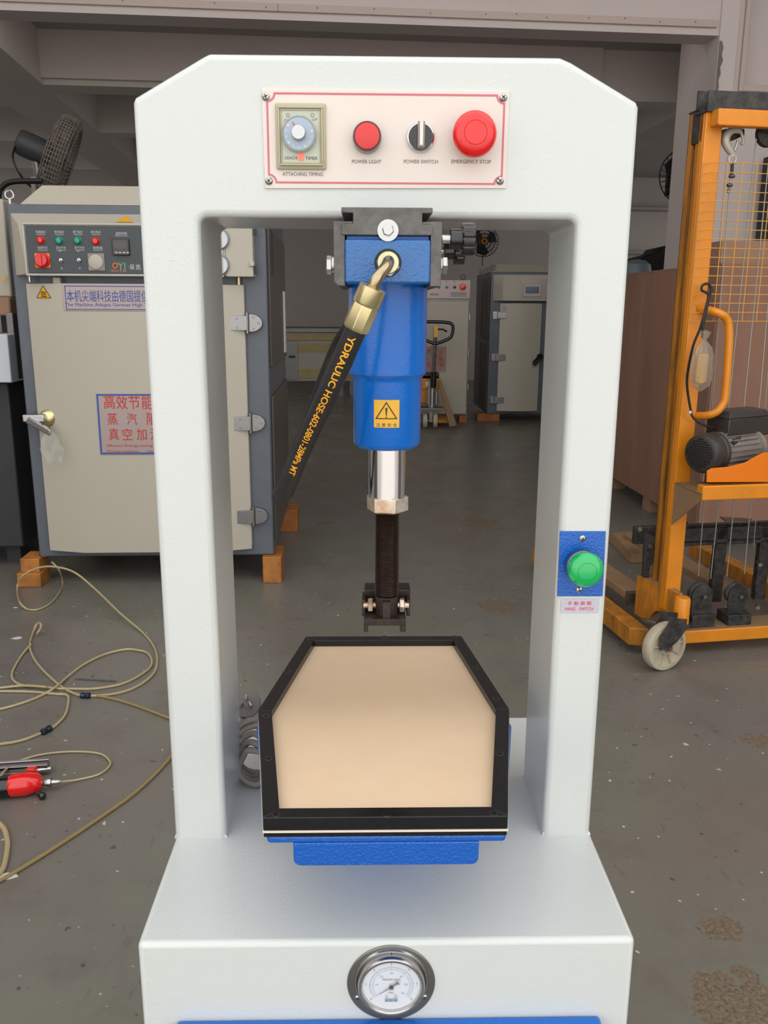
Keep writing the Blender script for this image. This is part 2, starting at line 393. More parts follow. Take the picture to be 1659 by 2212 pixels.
for x0, nm in ((-10, 'wall_left'), (8.9, 'wall_right')):
    wb_ = MB().box(x0, x0+.2, -2.6, 9, 0, 6.5); wb_.box(x0, x0+.2, 17, 26, 0, 4.3).box(x0, x0+.2, 9, 17, 0, 1.1).box(x0, x0+.2, 9, 17, 3.5, 4.3)
    struct(nm, wb_, wall_inner)
for x0, nm in ((-9.95, 'added_window_2'), (8.95, 'added_window_3')):  # frames of the added openings that lighten the hall, out of view
    wb_ = MB().box(x0, x0+.1, 9, 17, 1.1, 1.18).box(x0, x0+.1, 9, 17, 3.42, 3.5).box(x0+.02, x0+.08, 9, 17, 2.6, 2.66)
    for i in range(9): wb_.box(x0, x0+.1, 9+i*.99, 9.07+i*.99, 1.1, 3.5)
    struct(nm, wb_, trim_wood)
# front bay roof and the street facade behind the camera, with the wide doorway that lets the daylight in
struct('ceiling_front', MB().box(-11, 11, 2.4, 8.4, 6.4, 6.6), wall_paint)  # roof stops short, leaving an added gap that brightens upward faces
fw = MB().box(-11, -4, -1.1, -.9, 0, 6.4); fw.box(5.0, 11, -1.1, -.9, 0, 6.4)
struct('wall_front', fw, wall_paint)
# grey pillar and rails on the far wall
q = W.y(1080, 560, 8.2); wroot(MB().box(1.2, 1.62, 8.0, 10.2, 0, 4.1), 'trim_14', wall_paint)
wroot(MB().box(5.3, 8.6, 9.9, 10.2, 2.55, 2.62).box(4.0, 8.6, 9.9, 10.2, 3.4, 3.46), 'trim_15', soffit, .01)

# ================================================================== THE PRESS
PF = Fr((0, .936, 0), 1.2)
press = thing('hydraulic_press', 'white hydraulic sole press with blue cylinder and tan pad, in the foreground', 'press', PF.o, PF.a)
# arch frame: one continuous sheet-steel outline with rounded inner corners
def arc(cx, cz, r, a0, a1, n=6): return [(cx+r*cos(radians(a0+(a1-a0)*i/n)), cz+r*sin(radians(a0+(a1-a0)*i/n))) for i in range(n+1)]
zt = 1.6985; iz = 1.5425; L0, R0 = -.2585, .2612; li, ri = -.1945, .2015
out = [(L0, .80)]+[(L0+.0015, 1.652), (L0+.004, 1.657)]+[(-.186, 1.6945)]+arc(-.176, zt-.008, .008, 120, 90, 2)+arc(.175, zt-.008, .008, 90, 60, 2)+[(.188, 1.694)]
out += [(R0-.004, 1.6575), (R0-.0012, 1.652), (R0, .80), (ri, .80)]+arc(ri-.009, iz-.009, .009, 0, 90)+arc(li+.009, iz-.009, .009, 90, 180)+[(li, .80)]
part('arch_frame', MB().prism(out, 'y', 0, .14), white_paint, press, .007, 4)
for a, b in ((L0, li), (ri, R0)):
    part('weld_bead', MB().tube([(a+.003, .003, .8075), (b-.003, .003, .8075), (b-.003, .137, .8075), (a+.003, .137, .8075)], .0042, 8, True), white_paint, press)
# base cabinet
BY = -.18
part('base_cabinet', MB().box(L0, R0+.002, BY, .32, .06, .807), white_paint, press, .006, 4)
part('base_door', MB().box(-.222, .231, BY-.02, BY, .12, .712), blue_gloss, press, .004)
for x in (-.22, .22):
    for y in (-.14, .28): part('foot', MB().cyl((x, y, 0), (x, y, .062), .022), black_plastic, press)
# control panel
def pf(px, py, y=-.002): return PF.y(px, py, y)
cp = [pf(565, 192), pf(1101, 197), pf(1093, 407), pf(572, 407)]
panel = part('control_panel', MB().hexa([(p.x, 0, p.z) for p in cp], [(p.x, -.002, p.z) for p in cp]), panel_cream, press, .0004)
cx0, cx1, cz0, cz1 = -.1258, .1258, 1.5716, 1.6658
# border line with concave corners
def ribbon(pts, wd, y):
    mb = MB(); n = len(pts); V = [Vector(p) for p in pts]; o = []; i_ = []
    for k in range(n):
        a = (V[k]-V[k-1]).normalized(); b = (V[(k+1) % n]-V[k]).normalized(); t = (a+b)
        if t.length < 1e-6: t = a
        t.normalize(); nn = Vector((-t.y, t.x)); s = wd/2/max(.5, nn.dot(Vector((-a.y, a.x))))
        o.append(V[k]+nn*s); i_.append(V[k]-nn*s)
    A = [mb.bm.verts.new((p.x, y, p.y)) for p in o]; B = [mb.bm.verts.new((p.x, y, p.y)) for p in i_]
    for k in range(n): mb.bm.faces.new((A[k], B[k], B[(k+1) % n], A[(k+1) % n]))
    return mb
bx0, bx1, bz0, bz1, rc = -.1205, .1205, 1.5765, 1.6612, .0075
bp_ = arc(bx0, bz1, rc, 0, -90, 6)+arc(bx0, bz0, rc, 90, 0, 6)+arc(bx1, bz0, rc, 180, 90, 6)+arc(bx1, bz1, rc, -90, -180, 6)
part('border_line', ribbon(bp_, .0018, -.0024), pink_ink, panel, smooth=False)
def screw(c, r, parent, ax=(0, -1, 0), m=steel, name='screw'):
    c = Vector(c); s = MB().lathe([(r, 0), (r, r*.25), (r*.8, r*.5), (r*.35, r*.68), (0, r*.7)], c, ax, 20)
    o = part(name, s, m, parent)
    a = Vector(ax).normalized(); u = Vector((1, 0, 0)) if abs(a.x) < .5 else Vector((0, 1, 0)); v = a.cross(u)
    k = MB(); th = random.uniform(0, 1.5)
    for t in (th, th+pi/2):
        d = u*cos(t)+v*sin(t); e = a.cross(d); f = c+a*(r*.56)
        g = [f+d*r*.55+e*r*.12, f-d*r*.55+e*r*.12, f-d*r*.55-e*r*.12, f+d*r*.55-e*r*.12]
        k.hexa(g, [p+a*r*.2 for p in g])
    k.bm.verts.ensure_lookup_table()
    part('slot', k, hole_black, parent)
    return o
for q in ((574, 209), (1087, 211), (581, 391), (1080, 391)):
    p = pf(*q); screw((p.x, -.002, p.z), .0040, panel)
for s, q, wpx in (('ATTACHING TIMING', (654, 376), 89), ('POWER LIGHT', (792, 349), 65), ('POWER SWITCH', (909, 349), 75), ('EMERGENCY STOP', (1018, 349), 88)):
    p = pf(*q, -.0025); txt(panel, s, p, grey_ink, wpx*.000468, .0036)
# timer
t0 = pf(594, 222, -.004); t1 = pf(706, 367, -.004); tx0, tx1, tz0, tz1 = t0.x, t1.x-.0005, t1.z, t0.z
tcx = (tx0+tx1)/2
timer = part('timer', MB().box(tx0, tx1, -.006, -.002, tz0, tz1), timer_beige, press, .002, 3)
def fring(x0, x1, z0, z1, wd, y0, y1):
    return MB().box(x0, x1, y0, y1, z1-wd, z1).box(x0, x1, y0, y1, z0, z0+wd).box(x0, x0+wd, y0, y1, z0+wd, z1-wd).box(x1-wd, x1, y0, y1, z0+wd, z1-wd)
part('bezel', fring(tx0+.0030, tx1-.0030, tz0+.0032, tz1-.0040, .0018, -.0095, -.006), timer_beige, timer, .0006)
part('bezel', fring(tx0+.0050, tx1-.0050, tz0+.0052, tz1-.0060, .0016, -.0080, -.006), timer_beige, timer, .0004)
part('face', MB().box(tx0+.0066, tx1-.0066, -.0068, -.006, tz0+.0068, tz1-.0076), timer_face, timer)
dc = pf(646, 289, -.012)
part('clear_dial_ring', MB().lathe([(.0178, 0), (.0178, .004), (.0168, .0075), (.0160, .0072), (.0159, .004)], (dc.x, -.0068, dc.z), (0, -1, 0), 48, cap=False), clear_ring, timer)
part('dial', MB().lathe([(.0158, 0), (.0158, .006), (.0155, .0066), (0, .0066)], (dc.x, -.0068, dc.z), (0, -1, 0), 48), dial_blue, timer)
tk = MB()
for i in range(11):
    a = radians(-215+i*25); lw = .0012 if i % 3 == 0 else .0005
    c = Vector((dc.x+cos(a)*.0132, -.01365, dc.z+sin(a)*.0132)); u = Vector((cos(a), 0, sin(a)))*.0011; v = Vector((-sin(a), 0, cos(a)))*lw
    tk.face([c+u+v, c-u+v, c-u-v, c+u-v])
part('dial_marks', tk, white_ink, timer, smooth=False)
part('knob', MB().lathe([(.0072, 0), (.0070, .0085), (.0066, .009), (0, .0093)], (dc.x, -.0134, dc.z), (0, -1, 0), 40), steel, timer, label='brushed silver knob')
a = radians(116)
part('pointer', MB().box(-.0004, .0004, -.0142, -.0137, .0068, .0122), red_ink, timer).matrix_local = Matrix.Translation((dc.x, 0, dc.z)) @ Matrix.Rotation(radians(-26), 4, 'Y') if False else Matrix.Translation((dc.x, 0, dc.z)) @ Matrix.Rotation(radians(-30), 4, 'Y')
for px in (622, 675):
    p = pf(px, 249, -.0068); part('lamp_ring', MB().ring(p, (0, 1, 0), .0016, .0003, 20, 6), grey_ink, timer)
p = pf(619, 260, -.007); txt(timer, 'ON', p, grey_ink, .005, .0024); p = pf(680, 258, -.007); txt(timer, 'UP', p, grey_ink, .005, .0024)
p = pf(628, 341, -.007); txt(timer, 'CIKACHI', p, dark_ink, .0128, .0031)
p = pf(673, 342, -.007); txt(timer, 'TIMER', p, dark_ink, .0125, .0031)
p = pf(650, 339, -.007); part('indicator_lamp', MB().box(p.x-.0029, p.x+.0029, -.0078, -.0068, p.z-.0031, p.z+.0031), led_red, timer)
# pilot light
p = pf(793, 292, -.012)
lamp = part('pilot_light', MB().lathe([(.0148, 0), (.0148, .004), (.0143, .011), (.0143, .014), (.0135, .0152), (.0128, .0152), (.0126, .0145), (0, .0145)], (p.x, -.002, p.z-.0015), (0, -1, 0), 48), red_dark, press)
part('lens', MB().lathe([(.0127, .0144), (.0124, .0156), (.009, .0166), (0, .017)], (p.x, -.002, p.z-.0015), (0, -1, 0), 40), red_lens, lamp, label='round red lens')
# selector switch
p = pf(909, 294, -.008)
sw = part('power_switch', MB().lathe([(.0146, 0), (.0146, .003), (.0138, .0055), (.0125, .0062), (.0122, .005), (0, .005)], (p.x, -.002, p.z-.0005), (0, -1, 0), 48), chrome, press)
part('dial_disc', MB().lathe([(.0122, .0048), (.0119, .0066), (0, .0068)], (p.x, -.002, p.z-.0005), (0, -1, 0), 40), black_plastic, sw)
part('lever', MB().box(p.x-.0036, p.x+.0036, -.0185, -.006, p.z-.0125, p.z+.0125), motor_grey, sw, .001)
part('lever_insert', MB().box(p.x-.0017, p.x+.0017, -.0194, -.0184, p.z-.0105, p.z+.0120), paper_bright, sw, .0004)
# emergency stop
p = pf(1025, 290, -.022)
es = part('emergency_stop', MB().lathe([(.0135, 0), (.0135, .006), (.0115, .008), (.0115, .016)], (p.x, -.002, p.z), (0, -1, 0), 40), black_plastic, press)
mush = [(.012, .013), (.0185, .015), (.0202, .018), (.0203, .022), (.0197, .0245), (.0175, .0272), (.0140, .0290), (.0106, .0299), (.0104, .0295), (.0101, .0301), (.006, .0307), (0, .0309)]
part('mushroom_button', MB().lathe([(r*1.09, h) for r, h in mush], (p.x, -.002, p.z), (0, -1, 0), 56), red_plastic, es, label='red mushroom button')

# ---- slide plate under the beam
TY = -.082
S = .855/.906
def ph(px, py, y=TY): return PF.y(px, py, y)
def X(px, y=TY): return PF.y(px, 560, y).x
def Z(py, y=TY): return PF.y(838, py, y).z
xs_ = [X(738), X(763), X(911), X(933)]; zs_ = [Z(448), Z(460), Z(484), Z(508)]
tp = [(xs_[0], zs_[0]), (xs_[3], zs_[0]), (xs_[3], zs_[1]), (xs_[2], zs_[1]), (xs_[2], zs_[2]), (xs_[3], zs_[2]), (xs_[3], zs_[3]), (xs_[0], zs_[3]), (xs_[0], zs_[2]), (xs_[1], zs_[2]), (xs_[1], zs_[1]), (xs_[0], zs_[1])]
part('slide_plate', MB().prism(tp, 'y', TY, .20), black_steel, press, .0008)
for s in (-1, 1):
    xi = X(745) if s < 0 else X(930); xo = X(721) if s < 0 else X(954)
    xl = xs_[1] if s < 0 else xs_[2]
    z0, z1, z2 = Z(618), Z(478), Z(484)
    if s < 0: pr = [(xo, z0+.004), (xo+.004, z0), (xi, z0), (xi, z2), (xl, z2), (xl, z1), (xo, z1)]
    else: pr = [(xo, z0), (xo, z1), (xl, z1), (xl, z2), (xi, z2), (xi, z0)]
    part('clamp_bracket', MB().prism(pr, 'y', TY+.002, .10), black_steel, press, .0006)
    zb = Z(570)
    b = MB().cyl((xo, -.05, zb), (xo+s*.003, -.05, zb), .0085, 24); part('washer', b, steel, press)
    part('hex_bolt', hexn(MB(), (xo+s*.003, -.05, zb), (s, 0, 0), .0092, .0058, ph=.3), steel, press)
part('bracket_stud', MB().cyl((X(954), .02, Z(590)), (X(954)+.004, .02, Z(590)), .004, 12), steel, press)
pc = ph(838, 498)
part('washer', MB().cyl((pc.x, TY, pc.z), (pc.x, TY-.002, pc.z), .0101, 40), steel, press)
part('hex_bolt', hexn(MB(), (pc.x, TY-.002, pc.z+.0002), (0, -1, 0), .0058, .0045), steel, press)
# clamp knobs: fluted black handles on threaded studs
def knob(y, zc, x0):
    k = node('clamp_knob', press)
    part('stud', MB().lathe([(.0042+(.0004 if i % 2 else 0), .0012*i) for i in range(14)], (x0, y, zc), (1, 0, 0), 16), steel, k)
    part('hub', MB().lathe([(.0092, 0), (.0100, .0005), (.0100, .0125)], (x0+.0085, y, zc), (1, 0, 0), 32), black_plastic, k)
    part('grip', MB().lathe([(.0148, 0), (.0158, .0012), (.0158, .0118), (.0148, .013)], (x0+.0200, y, zc), (1, 0, 0), 96, fl=lambda i, j, r: r*(1-.075*max(0, -cos(j*2*pi/8)))), black_plastic, k)
knob(-.045, Z(516, -.045), X(953, -.045))
knob(.12, Z(541, .12), X(950, .12)-.004)
# cast block, port and cylinder
AX, AYc = .003, 0.0
bb = MB().prism([(X(745), Z(612)), (X(930), Z(612)), (X(930), Z(517)), (X(745), Z(517))], 'y', TY, .075)
block = part('cylinder_head', bb, blue_cast, press, .0022, 3)
part('top_step', MB().box(X(748), X(928), TY+.009, .07, Z(517), zs_[3]), blue_gloss, block, .0005)
pt = ph(838, 568)
part('port', MB().lathe([(.0132, -.0002), (.0132, .0004), (0, .0005)], (pt.x, TY, pt.z), (0, -1, 0), 48), hole_black, block, label='dark port recess')
def cr(px0, px1): return (px1-px0)/2*.936*cos(radians(0))/1830
cz = lambda py: Z(py, 0.0)
r1, r2 = .0420, .0372
cyl = part('cylinder', MB().lathe([(r1, 0), (r1, cz(615)-cz(800)), (r1*.995, cz(615)-cz(808)), (r2+.001, cz(615)-cz(816)), (r2, cz(615)-cz(824)), (r2, cz(615)-cz(955)), (r2-.0012, cz(615)-cz(960)), (r2-.005, cz(615)-cz(966)), (0, cz(615)-cz(966))], (AX, 0, cz(615)+.001), (0, 0, -1), 96), blue_gloss, press)
# warning sticker wrapped round the cylinder
sp0 = PF.y(807, 864, -.037); sp1 = PF.y(863, 924, -.037)
def wrap(me, r, xc=0, zc=0, ax=AX, ay=0.0):
    for v in me.vertices:
        a = (v.co.x+xc-ax)/r; v.co = (ax+sin(a)*r, ay-cos(a)*r, v.co.z+zc)
sx0, sx1, sz0, sz1 = sp0.x, sp1.x, sp1.z, sp0.z; scx = (sx0+sx1)/2; scz = (sz0+sz1)/2
def grid(x0, x1, z0, z1, nx=14):
    mb = MB(); A = []; 
    for i in range(nx+1):
        x = x0+(x1-x0)*i/nx; A.append((mb.bm.verts.new((x, 0, z0)), mb.bm.verts.new((x, 0, z1))))
    for a, b in zip(A, A[1:]): mb.bm.faces.new((a[0], b[0], b[1], a[1]))
    return mb
st = part('warning_sticker', grid(sx0, sx1, sz0, sz1), sticker_yellow, press, label='yellow warning sticker'); wrap(st.data, r2+.0002)
H = .0128
def tri_ring(cx, cz_, h, t, y=0):
    v = [(cx, cz_+h), (cx-h*1.12, cz_-h*.72), (cx+h*1.12, cz_-h*.72)]
    c = Vector((cx, cz_-h*.15)); w_ = [tuple(c+(Vector(p)-c)*(1-t)) for p in v]
    mb = MB()
    for i in range(3):
        a, b = Vector(v[i]), Vector(v[(i+1) % 3]); d, e = Vector(w_[i]), Vector(w_[(i+1) % 3]); n = 6
        for k in range(n):
            f = lambda p, q_, t_: (p+(q_-p)*t_)
            A, B, C_, D = f(a, b, k/n), f(a, b, (k+1)/n), f(d, e, (k+1)/n), f(d, e, k/n)
            mb.face([(A.x, y, A.y), (B.x, y, B.y), (C_.x, y, C_.y), (D.x, y, D.y)])
    return mb
tr = part('warning_triangle', tri_ring(scx-.0003, scz+.0022, .0108, .17), dark_ink, st, smooth=False); wrap(tr.data, r2+.00045)
ex = part('exclamation_mark', MB().face([(scx-.0007, 0, scz+.0008-.003), (scx+.0001, 0, scz-.0022), (scx+.0009, 0, scz+.0065), (scx-.0015, 0, scz+.0065)]).face([(scx-.0010, 0, scz-.0042), (scx+.0004, 0, scz-.0042), (scx+.0004, 0, scz-.0030), (scx-.0010, 0, scz-.0030)]), dark_ink, st, smooth=False); wrap(ex.data, r2+.00045)
me = text_mesh('注 意 安 全', .0225, .0040)
me.transform(Matrix.Translation((scx, 0, scz-.0118)) @ Matrix.Rotation(pi/2, 4, 'X')); wrap(me, r2+.00045); link('lettering', me, dark_ink, st, smooth=False)
# piston rod, lock nut, threaded rod
part('piston_rod', MB().cyl((AX+.0005, 0, cz(966)+.01), (AX+.0005, 0, cz(1072)), .0209, 64), chrome, press)
zn0, zn1 = cz(1104), cz(1068)
part('lock_nut', MB().lathe([(.0195, 0), (.0238, .0022), (.0238, zn1-zn0-.002), (.0205, zn1-zn0)], (AX+.0010, 0, zn0), (0, 0, 1), 6, ph=radians(-10)), nut_plate, press, .0006)
zth0 = cz(1283); pitch = .0021
prof = [(0, zth0)]; z = zth0
while z < zn0+.002:
    prof += [(.0128, z), (.0140, z+pitch*.5)]; z += pitch
part('threaded_rod', MB().lathe(prof, (AX+.0006, 0, 0), (0, 0, 1), 40), oily_steel, press)
# press foot
ft = node('press_foot', press)
z1 = cz(1250)-.0
FZ = lambda py, y=0.0: Z(py, y); FX = lambda px, y=0.0: PF.y(px, 1310, y).x
part('rear_block', MB().box(FX(787, .03), FX(885, .03), .018, .045, FZ(1318, .018), FZ(1274, .018)), foot_steel, ft, .0012)
part('collar', MB().cyl((AX+.0006, 0, FZ(1329)), (AX+.0006, 0, FZ(1285)), .0134, 32), foot_steel, ft, .0006)
part('key_slot', MB().box(AX-.0048, AX+.0048, -.0145, -.0128, FZ(1326), FZ(1294)), hole_black, ft)
part('key', MB().box(AX-.0046, AX+.0046, -.020, -.0125, FZ(1338, -.018), FZ(1300, -.018)), foot_steel, ft, .0006)
for s, m_ in ((-1, 0), (1, 0)):
    part('pivot_bolt', MB().cyl((AX, 0, FZ(1307)), (AX+s*.0265, 0, FZ(1307)), .0036, 16), nut_plate, ft)
    part('bolt_nut', hexn(MB(), (AX+s*.0155, 0, FZ(1307)), (s, 0, 0), .0085, .0058, ph=.2), nut_plate, ft)
    part('ear', MB().box(AX+s*.024, AX+s*.028, -.002, .03, FZ(1330), FZ(1296)), foot_steel, ft, .0008)
fb = MB().box(FX(786, -.02), FX(877, -.02), -.022, .026, FZ(1352, -.022), FZ(1338, -.022))
fb.box(FX(786, -.02), FX(795, -.02), -.022, .026, FZ(1366, -.022), FZ(1352, -.022)); fb.box(FX(865, -.02), FX(877, -.02), -.022, .026, FZ(1366, -.022), FZ(1352, -.022))
part('foot_shoe', fb, foot_steel, ft, .0008)

# ---- hydraulic hose
hose = node('hydraulic_hose', press)
a0 = Vector((pt.x, TY, pt.z))
fA = PF.y(803, 628, TY-.042); fB = PF.y(768, 712, TY-.036)
part('fitting_nut', hexn(MB(), a0+Vector((0, 0, -.0015)), (0, -1, 0), .0118, .004), steel, hose, .0006)
part('fitting_collar', MB().lathe([(.0108, .003), (.0108, .008), (.0100, .0095), (.0062, .0095), (.0060, .008)], a0, (0, -1, 0), 32), zinc, hose)
d = (fB-fA).normalized()
elb = spline([a0+Vector((0, -.008, 0)), a0+Vector((0, -.022, 0)), a0+Vector((-.003, -.034, -.006)), fA-d*.012, fA], 8)
part('elbow_tube', MB().tube(elb, .0056, 20), brass_tube, hose)
Lf_ = (fB-fA).length
part('ferrule_collar', MB().lathe([(.0085, -.004), (.0130, -.0035), (.0136, .012), (.0126, .014)], fA, d, 32), zinc, hose)
part('ferrule', MB().lathe([(.0118, .011), (.0131, .016), (.0131, Lf_-.003), (.0122, Lf_)], fA, d, 8, ph=.2), zinc, hose, .0006)
h1 = PF.y(640, 1000, .02)
hp = [fB-d*.01, fB, PF.y(722, 820, TY-.012), PF.y(682, 905, TY+.02), PF.y(646, 985, TY+.06), PF.y(616, 1060, .02)]
path1 = spline(hp, 14)
hp2 = [PF.y(616, 1060, .02), PF.y(606, 1073, .05), PF.y(609, 1062, .085), PF.y(630, 1010, .11), PF.y(676, 898, .135), PF.y(708, 808, .145), PF.y(736, 742, .14), PF.y(766, 700, .11), PF.y(805, 655, .075)]
path2 = spline(hp2, 12)
HR = .0105
part('hose', MB().tube(path1+path2[1:], HR, 24), rubber, hose, label='black rubber hose')
# print running down the hose
def hose_text(s, s0, width, h, path, ang):
    me = text_mesh(s, width, h, fat=.022)
    bm = bmesh.new(); bm.from_mesh(me)
    for k in range(-4, 5): bmesh.ops.bisect_plane(bm, geom=bm.verts[:]+bm.edges[:]+bm.faces[:], plane_co=(0, k*h/9, 0), plane_no=(0, 1, 0))
    bm.to_mesh(me); bm.free()
    cum = [0]
    for a, b in zip(path, path[1:]): cum.append(cum[-1]+(b-a).length)
    view = PF.M.transposed() @ (EYE-PF.o)
    for v in me.vertices:
        t = s0+v.co.x+width/2; i = 0
        while i < len(cum)-2 and cum[i+1] < t: i += 1
        f = (t-cum[i])/(cum[i+1]-cum[i]); c = path[i].lerp(path[i+1], f)
        j = min(i+2, len(path)-1); k = max(i-1, 0); tn = (path[j]-path[k]).normalized()
        e = (view-c); e = (e-tn*e.dot(tn)).normalized(); side = tn.cross(e)      # side points to the right when looking at the hose
        th = ang+v.co.y/HR
        v.co = c+(e*cos(th)-side*sin(th)*-1*-1)*(HR+.00035)
    return me
me = hose_text('YDRAULIC HOSE-602-0801-28MPa MT', .0135, .200, .0072, path1, 0.0)
lt = link('lettering', me, yellow_ink, hose, smooth=False)

# ---- mould box with the pad
mb_ = node('mould_box', press)
ZT = .97
OUT = [(-.1202, -.205), (.1180, -.205), (.1565, .0215), (.1235, .262), (-.1115, .262), (-.1530, .0215)]
def offs(poly, t):
    n = len(poly); V = [Vector(p) for p in poly]; o = []
    for i in range(n):
        a = (V[i]-V[i-1]).normalized(); b = (V[(i+1) % n]-V[i]).normalized()
        na = Vector((-a.y, a.x)); nb = Vector((-b.y, b.x)); m_ = (na+nb).normalized(); o.append(V[i]+m_*(t/m_.dot(na)))
    return [tuple(p) for p in o]
INN = offs(OUT, .0165)
for i in range(6):
    j = (i+1) % 6
    q = [OUT[i], OUT[j], INN[j], INN[i]]
    part('frame_bar', MB().prism(q, 'z', .9555, ZT), frame_black, mb_, .0009)
part('gasket', MB().prism(offs(OUT, -.0006), 'z', .9535, .9555), gasket_white, mb_)
part('lower_plate', MB().prism(offs(OUT, .0005), 'z', .9485, .9535), frame_black, mb_)
part('pad', MB().prism(offs(OUT, .014), 'z', .950, .9605), pad_tan, mb_, label='smooth tan rubber pad')
part('blue_tray', MB().prism([(-.1168, -.2035), (.1168, -.2035), (.1600, .0215), (.1260, .255), (-.114, .255), (-.1560, .0215)], 'z', .9400, .9485), blue_hammer, mb_, .003, 3)
bp2 = arc(-.0847, .9185+.0035, .007, 180, 270, 5)+arc(.0840, .9185+.0035, .007, 270, 360, 5)+[(.091, .9405), (-.0917, .9405)]
part('blue_block', MB().prism(bp2, 'y', -.2035, .20), blue_hammer, mb_, .0012)
part('pillar', MB().box(-.06, .06, -.02, .12, .807, .917), blue_gloss, mb_, .004)
for q in ((670, 1379), (830, 1376), (982, 1376), (621, 1451), (1028, 1442), (1072, 1510), (575, 1546), (580, 1638), (1079, 1628), (596, 1759), (835, 1758), (1067, 1757)):
    p = PF.z(*q, ZT)
    part('cap_screw', MB().lathe([(.0050, 0), (.0046, .0005), (.0040, .0006), (.0025, .0004), (.0024, .0002)], (p.x, p.y, ZT-.0002), (0, 0, 1), 24), black_plastic, mb_)
    part('hex_socket', MB().lathe([(.0023, 0), (.0023, .0002)], (p.x, p.y, ZT+.0001), (0, 0, 1), 6), hole_black, mb_)

# ---- pressure gauge
GX, GZ = .0062, .7565
g = part('pressure_gauge', MB().lathe([(.0462, 0), (.0465, .0012), (.0455, .0022), (.035, .0022)], (GX, BY, GZ), (0, -1, 0), 72), dull_steel, press)
part('collar', MB().lathe([(.0395, .0018), (.0385, .0040), (.0372, .0042), (.0355, .0020), (.0352, .0030), (.0356, .0080), (.0352, .0110), (.0340, .0125), (.0318, .0125), (.0302, .0105), (.0300, .008)], (GX, BY, GZ+.0032), (0, -1, 0), 72, cap=False), steel, g, label='polished steel case and rim')
GZ += .0037
gy = BY-.0085
part('dial', MB().cyl((GX, gy+.001, GZ), (GX, gy, GZ), .0301, 64), dial_white, g)
def ticks(r0, r1, n, a0, a1, wd, y):
    t = MB()
    for i in range(n+1):
        a = radians(a0+(a1-a0)*i/n); u = Vector((cos(a), 0, sin(a))); v = Vector((-sin(a), 0, cos(a)))*wd; c = Vector((GX, y, GZ)); big = (i % 10 == 0)
        ra = r0-(.001 if big else 0); rb = r1+(.0008 if big else 0)
        t.face([c+u*ra+v, c+u*rb+v, c+u*rb-v, c+u*ra-v])
    return t
GA0, GA1 = 218, -38
part('outer_marks', ticks(.0222, .0238, 60, GA0, GA1, .00011, gy-.0003), dark_ink, g, smooth=False)
part('inner_marks', ticks(.0185, .0200, 60, GA0, GA1, .00012, gy-.0003), blue_ink, g, smooth=False)
def arcrib(r, wd, a0, a1, y):
    t = MB(); n = 40
    for i in range(n):
        A, B = radians(a0+(a1-a0)*i/n), radians(a0+(a1-a0)*(i+1)/n); f = lambda a, rr: (GX+cos(a)*rr, y, GZ+sin(a)*rr)
        t.face([f(A, r), f(B, r), f(B, r+wd), f(A, r+wd)])
    return t
part('scale_arc', arcrib(.0200, .0002, GA0, GA1, gy-.0003), blue_ink, g, smooth=False)
part('scale_arc', arcrib(.0220, .0002, GA0, GA1, gy-.0003), dark_ink, g, smooth=False)
for i in range(7):
    a = radians(GA0+(GA1-GA0)*i/6)
    txt(g, str(i*10), (GX+cos(a)*.0152, gy-.0004, GZ+sin(a)*.0152), blue_ink, h=.0026)
    txt(g, str(i), (GX+cos(a)*.0268, gy-.0004, GZ+sin(a)*.0268), dark_ink, h=.0026)
txt(g, 'PRESSURE GAUGE', (GX, gy-.0004, GZ+.0075), dark_ink, .019, .0026)
txt(g, 'BAR', (GX, gy-.0004, GZ-.0052), blue_ink, .0056, .0024); txt(g, 'MPa', (GX, gy-.0004, GZ-.0090), dark_ink, .0056, .0024)
part('name_box', MB().box(GX-.0068, GX+.0068, gy-.0006, gy-.0002, GZ-.0200, GZ-.0160), blue_ink, g)
txt(g, '■▪■▪▪■', (GX, gy-.0008, GZ-.0180), dark_ink, .011, .0020)
for x in (-.0048, .0048): part('rivet', MB().sph((GX+x, gy-.0005, GZ-.0128), .0016, 12), steel, g)
a = radians(216); u = Vector((cos(a), 0, sin(a))); v = Vector((-sin(a), 0, cos(a))); c = Vector((GX, gy-.0022, GZ))
nd = MB().face([c-v*.0009, c+u*.021, c+v*.0009]).face([c-v*.0009, c+v*.0009, c-u*.007+v*.0013, c-u*.007-v*.0013]).face([c-u*.006+v*.0012, c-u*.0088+v*.0030, c-u*.0095, c-u*.0088-v*.0030, c-u*.006-v*.0012])
part('needle', nd, dark_ink, g, smooth=False)
part('hub', MB().cyl(c+Vector((0, .001, 0)), c+Vector((0, -.0008, 0)), .0024, 24), dull_steel, g)
part('glass', MB().cyl((GX, gy-.0028, GZ), (GX, gy-.003, GZ), .0305, 48), glass, g)
GZ -= .0037
for an in (90, 205, -25):
    a = radians(an); screw((GX+cos(a)*.0395, BY-.002, GZ+sin(a)*.0395), .0026, g)

# ---- hand switch
hs = [PF.y(1209, 1147), PF.y(1308, 1147), PF.y(1301, 1287), PF.y(1203, 1287)]
hp_ = part('hand_switch', MB().hexa([(p.x, 0, p.z) for p in hs], [(p.x, -.002, p.z) for p in hs]), blue_hammer, press, .0004, label='blue plate with green push button')
for q in ((1258, 1163), (1251, 1274)):
    p = PF.y(*q, -.002); screw((p.x, -.002, p.z), .0037, hp_)
p = PF.y(1266, 1232, -.028)
part('button_collar', MB().lathe([(.0150, 0), (.0150, .004), (.0185, .006), (.0185, .0115), (.0165, .013), (.014, .013), (.014, .016)], (p.x, -.002, p.z), (0, -1, 0), 48), dull_steel, hp_)
part('green_button', MB().lathe([(r*1.0, h+.002) for r, h in mush], (p.x, -.002, p.z), (0, -1, 0), 56), green_plastic, hp_, label='green mushroom push button')
n0, n1 = PF.y(1213, 1294), PF.y(1292, 1322)
